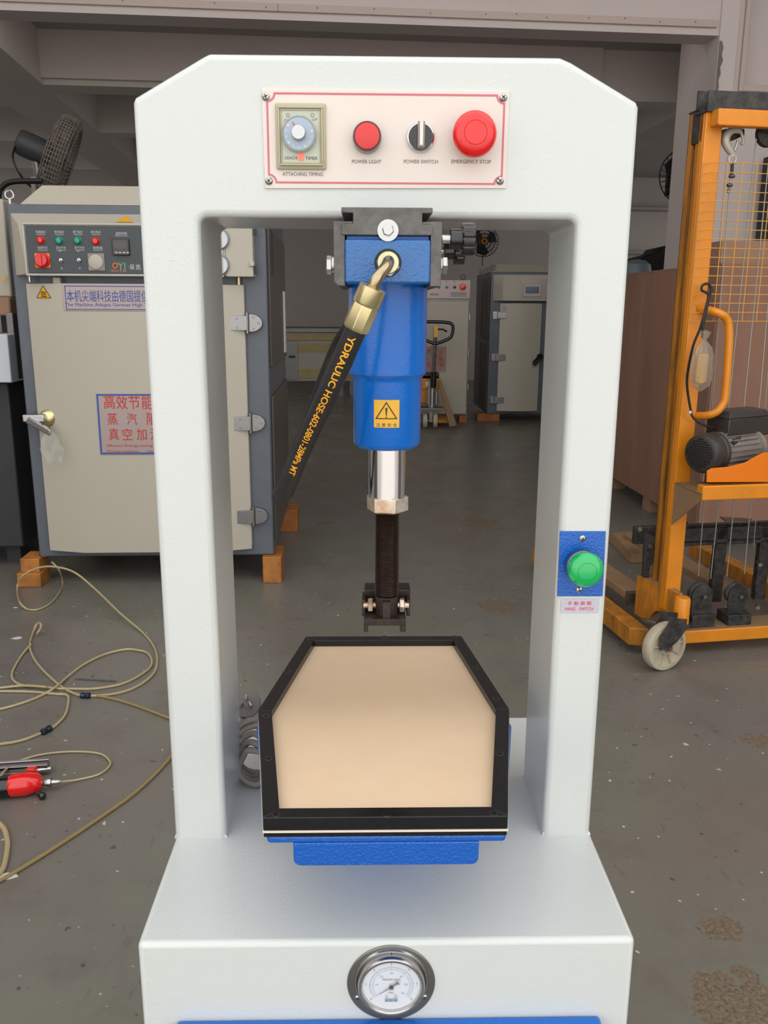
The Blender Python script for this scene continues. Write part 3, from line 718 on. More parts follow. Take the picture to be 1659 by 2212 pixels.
npl = part('name_plate', MB().box(n0.x-.0005, n1.x, -.001, 0, n1.z-.0005, n0.z+.0003), label_lilac, press, .0002, label='small lilac name plate')
ncx = (n0.x+n1.x)/2; txt(npl, '手 動 開 關', (ncx-.001, -.0013, n0.z-.0050), red_ink, .0275, .0049); txt(npl, 'HAND   SWITCH', (ncx-.001, -.0013, n0.z-.0118), red_ink, .033, .0040)

# ================================================================== POWER CORD resting on the base
pc_ = thing('power_cord', 'coiled grey power cord with round three-pin plug on the press base behind the pad', 'cord', PF.o, PF.a)
cc = PF.y(548, 1620, .19)
for k in range(5):
    pts = []
    R_ = .026+.0038*k
    for i in range(28):
        a = 2*pi*i/28
        pts.append(Vector((cc.x+.010+cos(a)*R_*.75+.003*sin(3*a+k), .115+.006*k+.004*cos(2*a+k), .814+R_*1.0+sin(a)*R_*(1.0))))
    part('coil', MB().tube(pts, .0044, 10, True), cord_grey, pc_)
tp_ = PF.y(533, 1520, .20)
part('cord_end', MB().tube(spline([(cc.x-.01, .16, .87), (tp_.x-.008, .215, .868), (tp_.x-.002, .24, .872), (tp_.x, .225, tp_.z-.012)], 6), .0044, 10), cord_grey, pc_)
pd = Vector((0.03, -.78, .62)).normalized()
pb = part('plug', MB().lathe([(.010, -.030), (.014, -.022), (.0185, -.012), (.0200, -.006), (.0200, 0), (.0190, .0008), (0, .0008)], tp_, pd, 40), plug_grey, pc_)
ux = Vector((1, 0, 0)); uz = pd.cross(ux)*-1
if uz.z < 0: uz = -uz
def pin(c, dirv):
    e = pd.cross(dirv).normalized()
    b0 = [c+dirv*.0034+e*.0009, c-dirv*.0034+e*.0009, c-dirv*.0034-e*.0009, c+dirv*.0034-e*.0009]
    part('pin', MB().hexa(b0, [q_+pd*.015 for q_ in b0]), steel, pb)
pin(tp_+uz*.0065, uz); pin(tp_-ux*.0065-uz*.003, (uz+ux*.55).normalized()); pin(tp_+ux*.0065-uz*.003, (uz-ux*.55).normalized())

# ================================================================== LEFT OVEN
a = atz(85, 1203, .15); OF = Fr((a.x, a.y, 0), 2.7)
oven = thing('vacuum_oven', 'large beige and grey steam oven at left, behind the white press', 'oven', OF.o, OF.a)
def O(px, py, y=0): return OF.y(px, py, y)
ow = O(592, 1198).x; otop = O(5, 440).z; oz0 = .15; OD = 1.25
part('carcass', MB().box(0, ow, 0, OD, oz0, otop), oven_grey, oven, .008)
# side cladding
part('side_panel', MB().box(ow, ow+.012, .06, OD-.05, O(575, 838).z+.10, otop-.09), oven_side, oven, .004)
part('side_panel', MB().box(ow, ow+.012, .06, OD-.05, oz0+.06, O(575, 838).z-.05), oven_side, oven, .004)
part('side_vent', MB().box(ow+.012, ow+.016, .12, .24, 1.62, 1.84), dark_machine, oven)
part('side_strip', MB().box(ow+.012, ow+.024, .92, 1.02, 1.18, 1.55), white_box, oven, .01)
hd = [O(32, 437, 0).x+.01, .14]
part('hood', MB().hexa([(.05, .03, otop), (ow-.06, .03, otop), (ow-.06, OD-.1, otop), (.05, OD-.1, otop)], [(.145, .10, otop+.10), (ow-.16, .10, otop+.10), (ow-.16, OD-.2, otop+.10), (.145, OD-.2, otop+.10)]), oven_beige, oven, .004)
part('eye_bolt', MB().ring((.008, .03, otop+.044), (0, 1, 0), .020, .006, 24, 8).cyl((.008, .03, otop), (.008, .03, otop+.026), .010, 12), steel, oven)
# control box
cbx0, cbx1 = O(22, 460).x, 1.06; cbz1, cbz0 = O(22, 460).z, O(38, 596).z; cy = -.09
box = MB().hexa([(cbx0, 0, cbz0), (cbx1, 0, cbz0), (cbx1, 0, cbz1), (cbx0, 0, cbz1)], [(cbx0+.085, cy, cbz0+.006), (cbx1, cy, cbz0+.006), (cbx1, cy, cbz1-.06), (cbx0+.065, cy, cbz1-.06)])
cb = part('control_box', box, oven_beige, oven, .003)
P1, P2 = OF.y(50, 487, cy-.004), OF.y(68, 590, cy-.004)
pnx0, pnx1, pnz0, pnz1 = P1.x+.008, 1.05, P2.z, P1.z
cpn = part('control_panel', MB().box(pnx0, pnx1, cy-.006, cy, pnz0, pnz1), panel_dark, oven, .002)
part('panel_edge', fring(pnx0-.014, pnx1, pnz0-.012, pnz1+.014, .010, cy-.010, cy+.004), grey_plastic, oven, .002)
cyy = cy-.0075
def oc(px, py, y=None): return OF.y(px, py, cyy if y is None else y)
for px, py, m_ in ((88, 519, red_plastic), (128, 520, green_lamp), (168, 520, green_lamp), (207, 521, red_plastic)):
    p = oc(px, py)
    part('indicator_lamp', MB().lathe([(.0195, 0), (.0195, .004), (.017, .006), (.0165, .014), (.012, .020), (0, .022)], (p.x, cy-.006, p.z), (0, -1, 0), 24), m_, cpn)
    p = oc(px, 502); txt(cpn, {88: '电源指示', 128: '真空指示', 168: '蒸汽指示', 207: '缺水指示'}[px], (p.x, cyy, p.z+.002), white_ink, .046, .013)
    txt(cpn, {88: 'POWER LAMP', 128: 'VACUUM LAMP', 168: 'STEAM LAMP', 207: 'WATER LAMP'}[px], (p.x, cyy, p.z-.010), white_ink, .040, .006)
    p = oc(px+4, 536); txt(cpn, {88: '电源开关', 128: '真空开关', 168: '蒸汽开关', 207: '报警器'}[px], (p.x, cyy, p.z+.002), white_ink, .046, .013)
    txt(cpn, {88: 'POWER SWITCH', 128: 'VACUUM SWITCH', 168: 'STEAM SWITCH', 207: 'WARNING SYSTEM'}[px], (p.x, cyy, p.z-.010), white_ink, .046, .006)
p0, p1 = oc(74, 547), oc(110, 579)
part('switch_plate', MB().box(p0.x, p1.x, cy-.010, cy-.006, p1.z, p0.z), orange_plate, cpn, .002)
p = oc(89, 562, cy-.03)
part('rotary_switch', MB().lathe([(.036, 0), (.036, .008), (.030, .012), (.030, .028), (.027, .031), (0, .031)], (p.x, cy-.010, p.z), (0, -1, 0), 32).box(p.x-.007, p.x+.007, cy-.050, cy-.038, p.z-.029, p.z+.029), red_plastic, cpn, .002)
for px in (132, 171):
    p = oc(px, 562); part('toggle_switch', MB().cyl((p.x, cy-.006, p.z), (p.x, cy-.012, p.z), .009, 12).cyl((p.x, cy-.010, p.z), (p.x+.004, cy-.030, p.z-.006), .004, 10), steel, cpn)
    txt(cpn, '开', (p.x, cyy, p.z+.042), white_ink, h=.011); txt(cpn, '关', (p.x, cyy, p.z-.038), white_ink, h=.011)
p0, p1 = oc(189, 547), oc(228, 585)
part('buzzer_plate', MB().box(p0.x, p1.x, cy-.012, cy-.006, p1.z, p0.z), motor_grey, cpn, .002)
p = oc(208, 566); part('buzzer', MB().lathe([(.034, 0), (.034, .006), (.030, .008), (0, .008)], (p.x, cy-.012, p.z), (0, -1, 0), 36), oven_beige, cpn)
p0, p1 = oc(242, 516), oc(281, 552)
part('temperature_controller', MB().box(p0.x, p1.x, cy-.020, cy-.006, p1.z, p0.z), black_plastic, cpn, .003)
part('display', MB().box(p0.x+.010, p1.x-.010, cy-.0215, cy-.020, p1.z+.030, p0.z-.010), oven_side, cpn)
for k in range(4): part('key', MB().box(p0.x+.014+.018*k, p0.x+.026+.018*k, cy-.0225, cy-.020, p1.z+.010, p1.z+.016), grey_plastic, cpn)
p = oc(262, 505); txt(cpn, '温度控制器', (p.x, cyy, p.z+.002), white_ink, .055, .012); txt(cpn, 'TEMPERATURE CONTROL', (p.x, cyy, p.z-.009), white_ink, .06, .006)
p = oc(249, 574); part('logo_ring', MB().ring((p.x, cyy, p.z), (0, 1, 0), .0115, .0028, 24, 6), orange_plate, cpn)
green_ink = mat('green_print', (120, 175, 130), .5); orange_ink = mat('orange_print', (225, 130, 100), .5)
p = oc(257, 575); txt(cpn, 'YI', (p.x+.012, cyy, p.z), green_ink, .036, .034, name='logo')
p = oc(256, 585); txt(cpn, 'WU CAI', (p.x, cyy, p.z), orange_ink, .072, .011)
p = oc(284, 577); txt(cpn, '·吴', (p.x, cyy, p.z), white_ink, .030, .024); p = oc(299, 577); txt(cpn, '凯', (p.x, cyy, p.z), white_ink, .022, .026)
def warn(parent, cx, zz, h, y, m=sticker_yellow, glyph='!', slope=0):
    s = part('warning_sticker', MB().face([(cx, y, zz+h), (cx-h*.95, y, zz-h*.8), (cx+h*.95, y, zz-h*.8)]), m, parent, smooth=False)
    b_ = part('sticker_border', tri_ring(cx, zz, h*.98, .12, y-.001), dark_ink, parent, smooth=False)
    t_ = txt(parent, glyph, (cx, y-.0015, zz-h*.22), dark_ink, h=h*.75)
    for o_ in (s, b_, t_):
        for v_ in o_.data.vertices: v_.co.y += slope*(v_.co.x-cx)
p = OF.y(271, 478, -.03)
# sticker on the sloping top of the control box
sl = Vector((0, cy, -.06)).normalized(); tz = O(271, 478, -.045)
c0 = Vector((tz.x, -.045, cbz1-.03)); up = -sl; n_ = Vector((0, -.06, .09)).normalized()*.0035
c0 = c0+n_
part('warning_sticker', MB().face([c0+up*.035, c0-up*.03+Vector((-.042, 0, 0)), c0-up*.03+Vector((.042, 0, 0))]), sticker_yellow, oven, smooth=False)
# right small control box with the two dials
qx0 = cbx1; qx1 = O(548, 600, -.09).x
rb_ = part('instrument_box', MB().hexa([(qx0+.0, 0, cbz0), (qx1, 0, cbz0), (qx1, 0, cbz1), (qx0, 0, cbz1)], [(qx0, cy, cbz0), (qx1-.0, cy, cbz0), (qx1-.0, cy, cbz1-.05), (qx0, cy, cbz1-.05)]), oven_beige, oven, .003)
for py in (516, 572):
    p = OF.y(472, py, cy-.01)
    part('round_gauge', MB().lathe([(.052, 0), (.052, .012), (.046, .014), (.045, .008), (0, .008)], (p.x, cy, p.z), (0, -1, 0), 36), dull_steel, rb_)
    part('gauge_face', MB().cyl((p.x, cy-.0085, p.z), (p.x, cy-.0095, p.z), .044, 30), dial_white, rb_)
for py in (500, 583):
    p = OF.y(545, py, cy); part('box_hinge', MB().cyl((p.x+.012, cy+.004, p.z-.02), (p.x+.012, cy+.004, p.z+.02), .007, 10), dark_machine, rb_)
p = OF.y(544, 570, cy); part('box_catch', MB().box(p.x-.012, p.x+.012, cy-.012, cy, p.z-.012, p.z+.012), grey_plastic, rb_, .003)
part('grounding_bolt', MB().cyl((O(517, 610).x, -.02, cbz0-.045), (O(517, 610).x, -.02, cbz0+.005), .012, 10), brass_tube, oven)
part('box_screw', MB().cyl((.10, -.06, cbz0-.03), (.10, -.06, cbz0), .008, 8), steel, oven)
# door
dx0 = O(60, 613).x; dzt = O(100, 613).z; dzb = O(112, 1190).z; dx1 = O(525, 615, -.06).x; dfx = O(135, 613, -.085).x; dfx2 = .2
door = part('door', MB().hexa([(dx0, 0, dzb+.03), (dx1, 0, dzb+.03), (dx1, 0, dzt), (dx0, 0, dzt)], [(dx0, -.03, dzb+.03), (dx1, -.03, dzb+.03), (dx1, -.03, dzt), (dx0, -.03, dzt)]), oven_beige, oven, .004)
dr = MB().prism([(dx0, -.03), (dfx, -.085), (dx1-.18, -.085), (dx1, -.03)], 'z', dzb+.01, dzt)
part('door_front', dr, oven_beige, door, .003)
dy = -.0865
part('sign_plate', MB().box(OF.y(134, 613, dy).x, dx1-.2, dy-.002, dy, OF.y(138, 671, dy).z, OF.y(134, 615, dy).z), sign_plate, door, .001, label='plate with blue lettering')
sx, sz1_, sz0_ = OF.y(136, 613, dy).x+.006, OF.y(134, 617, dy).z, OF.y(138, 669, dy).z
brd = MB()
for (x0, x1, z0, z1) in ((sx, dx1-.21, sz1_-.004, sz1_), (sx, dx1-.21, sz0_, sz0_+.004), (sx, sx+.004, sz0_, sz1_)): brd.box(x0, x1, dy-.003, dy-.002, z0, z1)
part('sign_border', brd, blue_ink2, door)
s_ = '本机尖端科技由德国提供技术'
wch = (OF.y(304, 640, dy).x-OF.y(140, 640, dy).x)/10.15
p = OF.y(140, 639, dy)
me_w = wch*12.9; p.x += .010
txt(door, s_, (p.x+me_w/2, dy-.0035, p.z), blue_ink2, me_w, .056)
p = OF.y(140, 657, dy); wl_ = (OF.y(311, 657, dy).x-p.x)*1.33
txt(door, 'The Machine Adopts German High Technology', (p.x+wl_/2, dy-.0035, p.z-.004), blue_ink2, wl_, .021)
rx0, rz1, rz0 = OF.y(207, 850, dy).x, OF.y(207, 850, dy).z, OF.y(218, 982, dy).z
part('sign_plate', MB().box(rx0, dx1-.28, dy-.003, dy, rz0, rz1), sign_plate, door, .002, label='plate with red lettering')
part('sign_border', fring(rx0+.003, dx1-.283, rz0+.003, rz1-.003, .008, dy-.0038, dy-.003), blue_ink2, door)
for s_, px, py, w_, h_ in (('高', 236, 868, .055, .07), ('效', 263, 869, .055, .07), ('节', 290, 869, .055, .07), ('能', 318, 869, .055, .07), ('蒸', 243, 905, .05, .06), ('汽', 285, 905, .05, .06), ('阻', 328, 905, .05, .06), ('真', 246, 938, .05, .06), ('空', 275, 938, .05, .06), ('加', 306, 938, .05, .06), ('湿', 336, 938, .05, .06)):
    p = OF.y(px, py, dy-.003); txt(door, s_, (p.x, dy-.0045, p.z), red_sign_ink, w_, h_)
p = OF.y(232, 963, dy); txt(door, 'Efficient Energy saving and steam', (p.x+.17, dy-.0045, p.z), red_sign_ink, .34, .016)
txt(door, 'Drying moisture      Vacuum steam', (p.x+.17, dy-.0045, p.z-.029), red_sign_ink, .34, .016)
wx_ = O(95, 632, -.05).x; sl_ = -.055/(dfx-dx0)
warn(door, wx_, O(95, 632, -.05).z, .036, -.03+sl_*(wx_-dx0)-.002, glyph='≋', slope=sl_)
part('top_catch', MB().box(O(125, 608, -.03).x-.018, O(125, 608, -.03).x+.018, -.05, 0, dzt-.004, dzt+.03), oven_beige, door, .003)
# hinges
for px, py in ((533, 698), (540, 915), (547, 1117)):
    p = O(px, py, -.05); hx = O(528, py, -.03).x
    hg = MB()
    def leaf(x0, x1, rnd, y0, y1, h, zc):
        s = 1 if x1 > x0 else -1
        pts = [(x0, zc-h), (x0, zc+h)]+[(x1-s*rnd+s*rnd*cos(t_), zc+h*sin(t_)) for t_ in [pi/2-pi*i/10 for i in range(11)]]
        return hg.prism(pts, 'y', y0, y1)
    hxm = dx1+.012
    leaf(hxm, hxm-.13, .036, -.052, -.034, .036, p.z); leaf(hxm, hxm+.075, .06, -.03, 0.0, .044, p.z)
    hg.cyl((hxm, -.04, p.z-.052), (hxm, -.04, p.z+.052), .009, 12)
    for bx, bz in ((-.1, .02), (-.1, -.02), (-.05, .022), (-.05, -.022)): hg.cyl((hxm+bx, -.052, p.z+bz), (hxm+bx, -.055, p.z+bz), .006, 8)
    for bx, bz in ((.03, .028), (.03, -.028), (.056, 0)): hg.cyl((hxm+bx, -.03, p.z+bz), (hxm+bx, -.033, p.z+bz), .006, 8)
    part('hinge', hg, hinge_steel, oven, .002)
# latch handle with a torn piece of film
p = O(95, 908, -.05)
part('latch_plate', MB().lathe([(.045, 0), (.045, .02), (.03, .035), (.02, .04), (0, .04)], (p.x+.02, -.03, p.z+.01), (0, -1, 0), 28), zinc, oven)
part('latch_body', MB().box(p.x-.09, p.x+.02, -.10, -.04, p.z-.004, p.z+.034), steel, oven, .006)
part('latch_handle', MB().hexa([(p.x-.075, -.11, p.z-.005), (p.x-.055, -.11, p.z+.025), (p.x-.055, -.08, p.z+.025), (p.x-.075, -.08, p.z-.005)], [(p.x+.06, -.16, p.z-.065), (p.x+.065, -.16, p.z-.035), (p.x+.065, -.13, p.z-.035), (p.x+.06, -.13, p.z-.065)]), steel, oven, .005)
fm = MB(); A = []
for i in range(9):
    row = []
    for j in range(6):
        t_ = i/8; ww = .02+.035*sin(t_*pi*.85)
        row.append(fm.bm.verts.new((p.x+.06+(j/5-.5)*2*ww+.006*sin(i*2+j), -.145+.012*sin(j*1.7+i), p.z-.04-.16*t_+.01*cos(j*2))))
    A.append(row)
for i in range(8):
    for j in range(5): fm.bm.faces.new((A[i][j], A[i][j+1], A[i+1][j+1], A[i+1][j]))
part('film_scrap', fm, plastic_film, oven, label='clear plastic film on the handle')

# timber blocks under the oven
def wblock(name, x0, x1, y0, y1, z0, z1, fr, label, m=wood_block, rot=0, group=None):
    o = part(name, MB().box(x0, x1, y0, y1, z0, z1), m, None, .004)
    o.location = fr.o; o.rotation_euler = (0, 0, fr.a+rot); tag(o, label, 'wood block', group); return o
b0 = OF.y(38, 1268, -.05)
bL, bR = OF.y(38, 1250, -.05).x, OF.y(110, 1250, -.05).x-.05
wblock('timber_block', bL, bR, -.06, .10, 0, .075, OF, 'orange timber block on the floor under the oven\'s left corner, lower of two', wood_end)
wblock('timber_block', bL+.015, bR-.01, -.035, .12, .075, .149, OF, 'orange timber block under the oven\'s left corner, upper of two', wood_end)
rx = OF.y(568, 1240, -.03).x; rx1 = OF.y(608, 1240, -.03).x
wblock('timber_block', rx, rx1, -.035, .20, 0, .149, OF, 'orange timber block under the oven\'s right front corner', wood_end)
wblock('timber_block', ow-.06, ow+.07, 1.05, 1.25, 0, .149, OF, 'timber block under the oven\'s far right corner')
wblock('timber_block', 0, .12, 1.05, 1.22, 0, .149, OF, 'timber block under the oven\'s far left corner')
part('levelling_foot', MB().cyl((.02, .03, .1495), (.02, .03, .16), .03, 12), dull_steel, oven)

# ================================================================== FAR LEFT THINGS
BF = Fr((OF.o.x, OF.o.y, 0), 2.7)
lm = thing('grey_machine', 'dark grey machine with white boxes at the left edge, beside the oven', 'machine', OF.o, OF.a)
def G(px, py, y=.25): return BF.y(px, py, y)
gx1 = G(24, 900, .3).x
part('body', MB().box(gx1-1.2, gx1, .3, 1.1, .12, 1.05), dark_machine, lm, .01)
part('upper_box', MB().box(gx1-1.2, G(14, 520, .35).x, .35, 1.0, 1.50, 2.0), oven_beige, lm, .01)
part('mid_box', MB().box(gx1-1.2, G(16, 600, .32).x, .32, 1.0, G(5, 682, .32).z, 1.50), carton, lm, .01)
part('white_box', MB().box(gx1-1.2, G(19, 760, .2).x, .2, .6, G(5, 827, .2).z, G(5, 722, .2).z), white_box, lm, .006)
part('grey_column', MB().box(G(19, 760, .3).x, G(27, 760, .3).x+.02, .3, .5, G(5, 827, .2).z+.01, 1.42), dull_steel, lm, .006)
part('dark_column', MB().box(gx1-.10, gx1+.06, .55, .9, 1.0, 1.9), hole_black, lm)
for x in (-1.1, -.1): part('leg', MB().box(gx1+x-.04, gx1+x+.04, .4, .5, 0, .12), dark_machine, lm)
part('warning_sticker', MB().face([(G(5, 592, .3).x-.0, .318, G(5, 592, .3).z), (G(0, 606, .3).x, .318, G(5, 606, .3).z), (G(10, 606, .3).x, .318, G(5, 606, .3).z)]), sticker_yellow, lm, smooth=False)
cmx = thing('air_compressor', 'cream air compressor tank with black pump behind the grey machine at left', 'compressor', OF.o, OF.a)
tc_ = G(60, 1030, 2.15)
part('tank', MB().lathe([(0, -.35), (.13, -.33), (.185, -.26), (.19, 0), (.19, .40), (.15, .48), (0, .52)], (tc_.x+.08, 2.3, tc_.z-.02), (0, 0, 1), 32), tank_cream, cmx)
part('pump', MB().box(tc_.x-.18, tc_.x+.15, 2.15, 2.45, tc_.z+.45, tc_.z+.75).cyl((tc_.x-.1, 2.2, tc_.z+.72), (tc_.x-.1, 2.2, tc_.z+.95), .09, 16), motor_black, cmx, .02)
part('drain_leg', MB().cyl((tc_.x+.08, 2.3, 0), (tc_.x+.08, 2.3, tc_.z-.3), .05, 12), motor_black, cmx)
p0, p1 = atz(20, 1116), atz(68, 1112)
bk = thing('steel_bracket', 'grey triangular steel bracket standing on the floor left of the oven', 'bracket', (p0.x, p0.y+.02, 0), .1)
ww = p1.x-p0.x; hh = .44
part('plate', MB().prism([(0, 0), (ww*.62, 0), (ww*.15, hh*.86), (-.02, hh*.82)], 'y', 0, .012), bracket_grey, bk, .003)
part('side_web', MB().hexa([(ww*.62, 0, 0), (ww*.92, .28, 0), (ww*.30, .28, hh), (ww*.15, 0, hh*.86)], [(ww*.66, 0, 0), (ww*.96, .28, 0), (ww*.34, .28, hh), (ww*.19, 0, hh*.86)]), bracket_grey, bk, .002)
part('back_plate', MB().prism([(0, 0), (ww, 0), (ww*.36, hh), (.04, hh)], 'y', .28, .292), bracket_grey, bk, .003)

# pedestal fan seen edge-on above the oven
fn = thing('pedestal_fan', 'dusty industrial fan tilted edge-on, standing behind the oven', 'fan', (0, 0, 0))
def V3(px, py, y): d_ = ray(px, py); return EYE+d_*(y/d_.y)
fy = 7.25
c_top, c_bot = V3(170, 270, fy), V3(92, 400, fy)
fax = (V3(75, 325, fy)-V3(130, 350, fy)).normalized()
fcx = V3(128, 345, fy); RR = (c_top-c_bot).length/2+.06
dv_ = (fcx-EYE).normalized(); fax = (fax-dv_*(fax.dot(dv_))+dv_*.10).normalized()
cg = MB(); u = fax.orthogonal().normalized(); v = fax.cross(u)
for k in range(-4, 5):
    tt = k/4; rr_ = RR*(1 if abs(k) < 3 else .97 if abs(k) == 3 else .85)
    cg.ring(fcx+fax*(.085*tt), fax, rr_, .006, 40, 6)
for i in range(60):
    a = 2*pi*i/60; pts = []
    for k in range(-4, 5):
        tt = k/4; rr_ = RR*(1 if abs(k) < 3 else .97 if abs(k) == 3 else .80)
        pts.append(fcx+fax*(.085*tt)+(u*cos(a)+v*sin(a))*rr_)
    cg.tube(pts, .0065, 5)
part('cage', cg, fan_dust, fn)
bl = MB()
for k in range(3):
    a = 2*pi*k/3; e = u*cos(a)+v*sin(a); f_ = fax.cross(e)
    bl.hexa([fcx+e*.05+f_*.04+fax*.03, fcx+e*RR*.9+f_*.12+fax*.04, fcx+e*RR*.9-f_*.10-fax*.04, fcx+e*.05-f_*.04-fax*.03], [fcx+e*.05+f_*.04+fax*.036, fcx+e*RR*.9+f_*.12+fax*.046, fcx+e*RR*.9-f_*.10-fax*.034, fcx+e*.05-f_*.04-fax*.024])
part('blade', bl, fan_dust, fn)
part('motor', MB().lathe([(.07, .06), (.10, .09), (.10, .29), (.09, .32), (.05, .33)], fcx, fax, 28), dark_machine, fn, .004)
mp = fcx+fax*.2
part('neck', MB().cyl(mp, mp+Vector((.03, 0, -.30)), .03, 14).box(mp.x-.03, mp.x+.07, mp.y-.04, mp.y+.04, mp.z-.36, mp.z-.22), dull_steel, fn)
part('cable', MB().tube(spline([mp+Vector((-.06, -.1, .06)), mp+Vector((-.13, -.1, -.08)), mp+Vector((-.08, -.06, -.24)), mp+Vector((.0, 0, -.32))], 6), .008, 6), black_plastic, fn)
part('pole', MB().cyl((mp.x+.03, mp.y, 0), (mp.x+.03, mp.y, mp.z-.26), .025, 16), dull_steel, fn)
part('foot', MB().cyl((mp.x+.03, mp.y, 0), (mp.x+.03, mp.y, .03), .20, 32), fan_dust, fn)
hr = thing('bent_pipe', 'bent dark pipe rail rising behind the oven\'s left top corner', 'pipe', (0, 0, 0))
part('pipe', MB().tube(spline([(-2.9, 5.9, 0), (-2.9, 5.9, 1.0), V3(-6, 440, 5.9), V3(2, 408, 5.9), V3(25, 393, 5.9), V3(80, 391, 5.9), V3(92, 391, 5.9)], 8), .018, 12), fan_black, hr)

# ================================================================== HOSES AND TOOL ON THE FLOOR (left)
def fl(px, py, z=.006): return atz(px, py, z)
hA = thing('clear_air_hose', 'long clear plastic air hose looping over the floor in front of the oven', 'hose', (0, 0, 0))
def OW(px, py, y, dz=0): return OF.o+OF.M @ OF.y(px, py, y)
loop1 = [fl(58, 1316), fl(42, 1300, .03), OW(37, 1270, -.12), OW(48, 1245, -.12), OW(78, 1228, -.12), OW(115, 1224, -.14), OW(160, 1236, -.2), fl(205, 1272, .07), fl(260, 1325, .03), fl(310, 1368), fl(335, 1403), fl(338, 1440), fl(322, 1465), fl(285, 1488), fl(240, 1500), fl(200, 1503), fl(172, 1502), fl(135, 1485), fl(95, 1450), fl(72, 1420), fl(64, 1393), fl(72, 1365), fl(80, 1348, .03), fl(87, 1346, .04), fl(88, 1356, .03), fl(80, 1368, .02)]
part('tube', MB().tube(spline(loop1, 7), .0052, 8), hose_clear, hA)
part('tube', MB().tube(spline([fl(58, 1316), fl(80, 1317), fl(108, 1304), fl(128, 1280), fl(135, 1258), OW(128, 1232, -.11), OW(112, 1214, -.10)], 7), .0045, 8), hose_clear, hA)
part('tube', MB().tube(spline([fl(66, 1392, .012), fl(45, 1418), fl(27, 1450), fl(28, 1468), fl(48, 1480), fl(90, 1483), fl(120, 1487), fl(160, 1488), fl(210, 1487), fl(270, 1475), fl(315, 1450), fl(328, 1432), fl(320, 1412), fl(300, 1405), fl(270, 1403), fl(225, 1414), fl(180, 1436), fl(145, 1463), fl(120, 1484, .015), fl(90, 1502), fl(50, 1518), fl(0, 1532), fl(-60, 1545)], 7), .0052, 8), hose_clear, hA)
part('tube', MB().tube(spline([fl(-60, 1490), fl(0, 1486), fl(50, 1481, .014), fl(100, 1484, .02)], 6), .0052, 8), hose_clear, hA)
part('tube', MB().tube(spline([fl(-60, 1492), fl(0, 1493), fl(60, 1494), fl(120, 1499), fl(145, 1502), fl(147, 1520), fl(140, 1545), fl(122, 1565), fl(110, 1573)], 7), .0052, 8), hose_clear, hA)
part('tube', MB().tube(spline([fl(92, 1582), fl(60, 1595), fl(25, 1604), fl(-40, 1612)], 7), .0052, 8), hose_clear, hA)
part('tube', MB().tube(spline([fl(205, 1502), fl(255, 1512), fl(310, 1530), fl(362, 1550), fl(420, 1572)], 7), .0050, 8), hose_amber, hA)
for q0, q1 in (((174, 1502), (195, 1503)), ((90, 1583), (110, 1572))):
    A_, B_ = fl(*q0, .010), fl(*q1, .010)
    part('hose_joint', MB().lathe([(.008, 0), (.012, .003), (.012, .015), (.009, .02), (.009, (B_-A_).length-.02), (.012, (B_-A_).length-.015), (.012, (B_-A_).length-.003), (.008, (B_-A_).length)], A_, B_-A_, 14), fitting_blue, hA)
hB = thing('amber_floor_hose', 'straight amber hose crossing the floor from bottom left to the press', 'hose', (0, 0, 0))
part('tube', MB().tube(spline([fl(420, 1560), fl(367, 1637), fl(300, 1705), fl(225, 1760), fl(120, 1830), fl(30, 1885), fl(-60, 1935)], 7), .0056, 8), hose_amber, hB)
hC = thing('pale_floor_hose', 'pale hose curving along the left edge of the floor', 'hose', (0, 0, 0))
part('tube', MB().tube(spline([fl(-60, 1740), fl(0, 1780), fl(15, 1810), fl(15, 1840), fl(5, 1880), fl(-20, 1900)], 7), .0075, 8), hose_clear, hC)
# pneumatic tool
tl = thing('pneumatic_stapler', 'pneumatic stapler with red cap and chrome magazine lying on the floor at left', 'tool', (0, 0, 0))
A_, B_ = fl(-60, 1662, .03), fl(105, 1650, .03); d_ = (B_-A_).normalized(); s_ = Vector((-d_.y, d_.x, 0))
def rail(o, wd, zz, hh):
    a_ = A_+s_*o; b_ = B_+s_*o
    q_ = [a_+s_*wd, a_-s_*wd, b_-s_*wd, b_+s_*wd]
    return MB().hexa([(p_.x, p_.y, zz) for p_ in q_], [(p_.x, p_.y, zz+hh) for p_ in q_])
part('magazine_rail', rail(.012, .006, .012, .03), chrome, tl, .001); part('magazine_rail', rail(-.012, .008, .010, .028), steel, tl, .001)
part('magazine_stripe', rail(0, .003, .014, .024), red_dark, tl)
A2, B2 = fl(-60, 1684, .02), fl(58, 1672, .02)
part('magazine_body', MB().hexa([A2+s_*.012-Vector((0, 0, .019)), A2-s_*.012-Vector((0, 0, .019)), B2-s_*.012-Vector((0, 0, .019)), B2+s_*.012-Vector((0, 0, .019))], [A2+s_*.012+Vector((0, 0, .014)), A2-s_*.012+Vector((0, 0, .014)), B2-s_*.012+Vector((0, 0, .014)), B2+s_*.012+Vector((0, 0, .014))]), dull_steel, tl, .002)
C0, C1 = fl(85, 1664, .02), fl(110, 1660, .02)
part('nose_pin', MB().cyl(fl(60, 1668, .02), fl(110, 1660, .02), .008, 14), steel, tl)
part('grip', MB().tube([fl(-60, 1702, .035), fl(0, 1700, .035), fl(28, 1697, .035)], .032, 18), black_plastic, tl, .004)
part('end_cap', MB().lathe([(.028, 0), (.034, .01), (.036, .05), (.028, .085), (.018, .095), (0, .097)], fl(18, 1698, .037), fl(62, 1692, .037)-fl(18, 1698, .037), 24), red_plastic, tl, label='red end cap')
part('cap_lug', MB().box(0, .03, -.012, .012, 0, .04), red_plastic, tl, .004).location = fl(60, 1683, .0)
cA, cB = fl(66, 1692, .03), fl(118, 1689, .03)
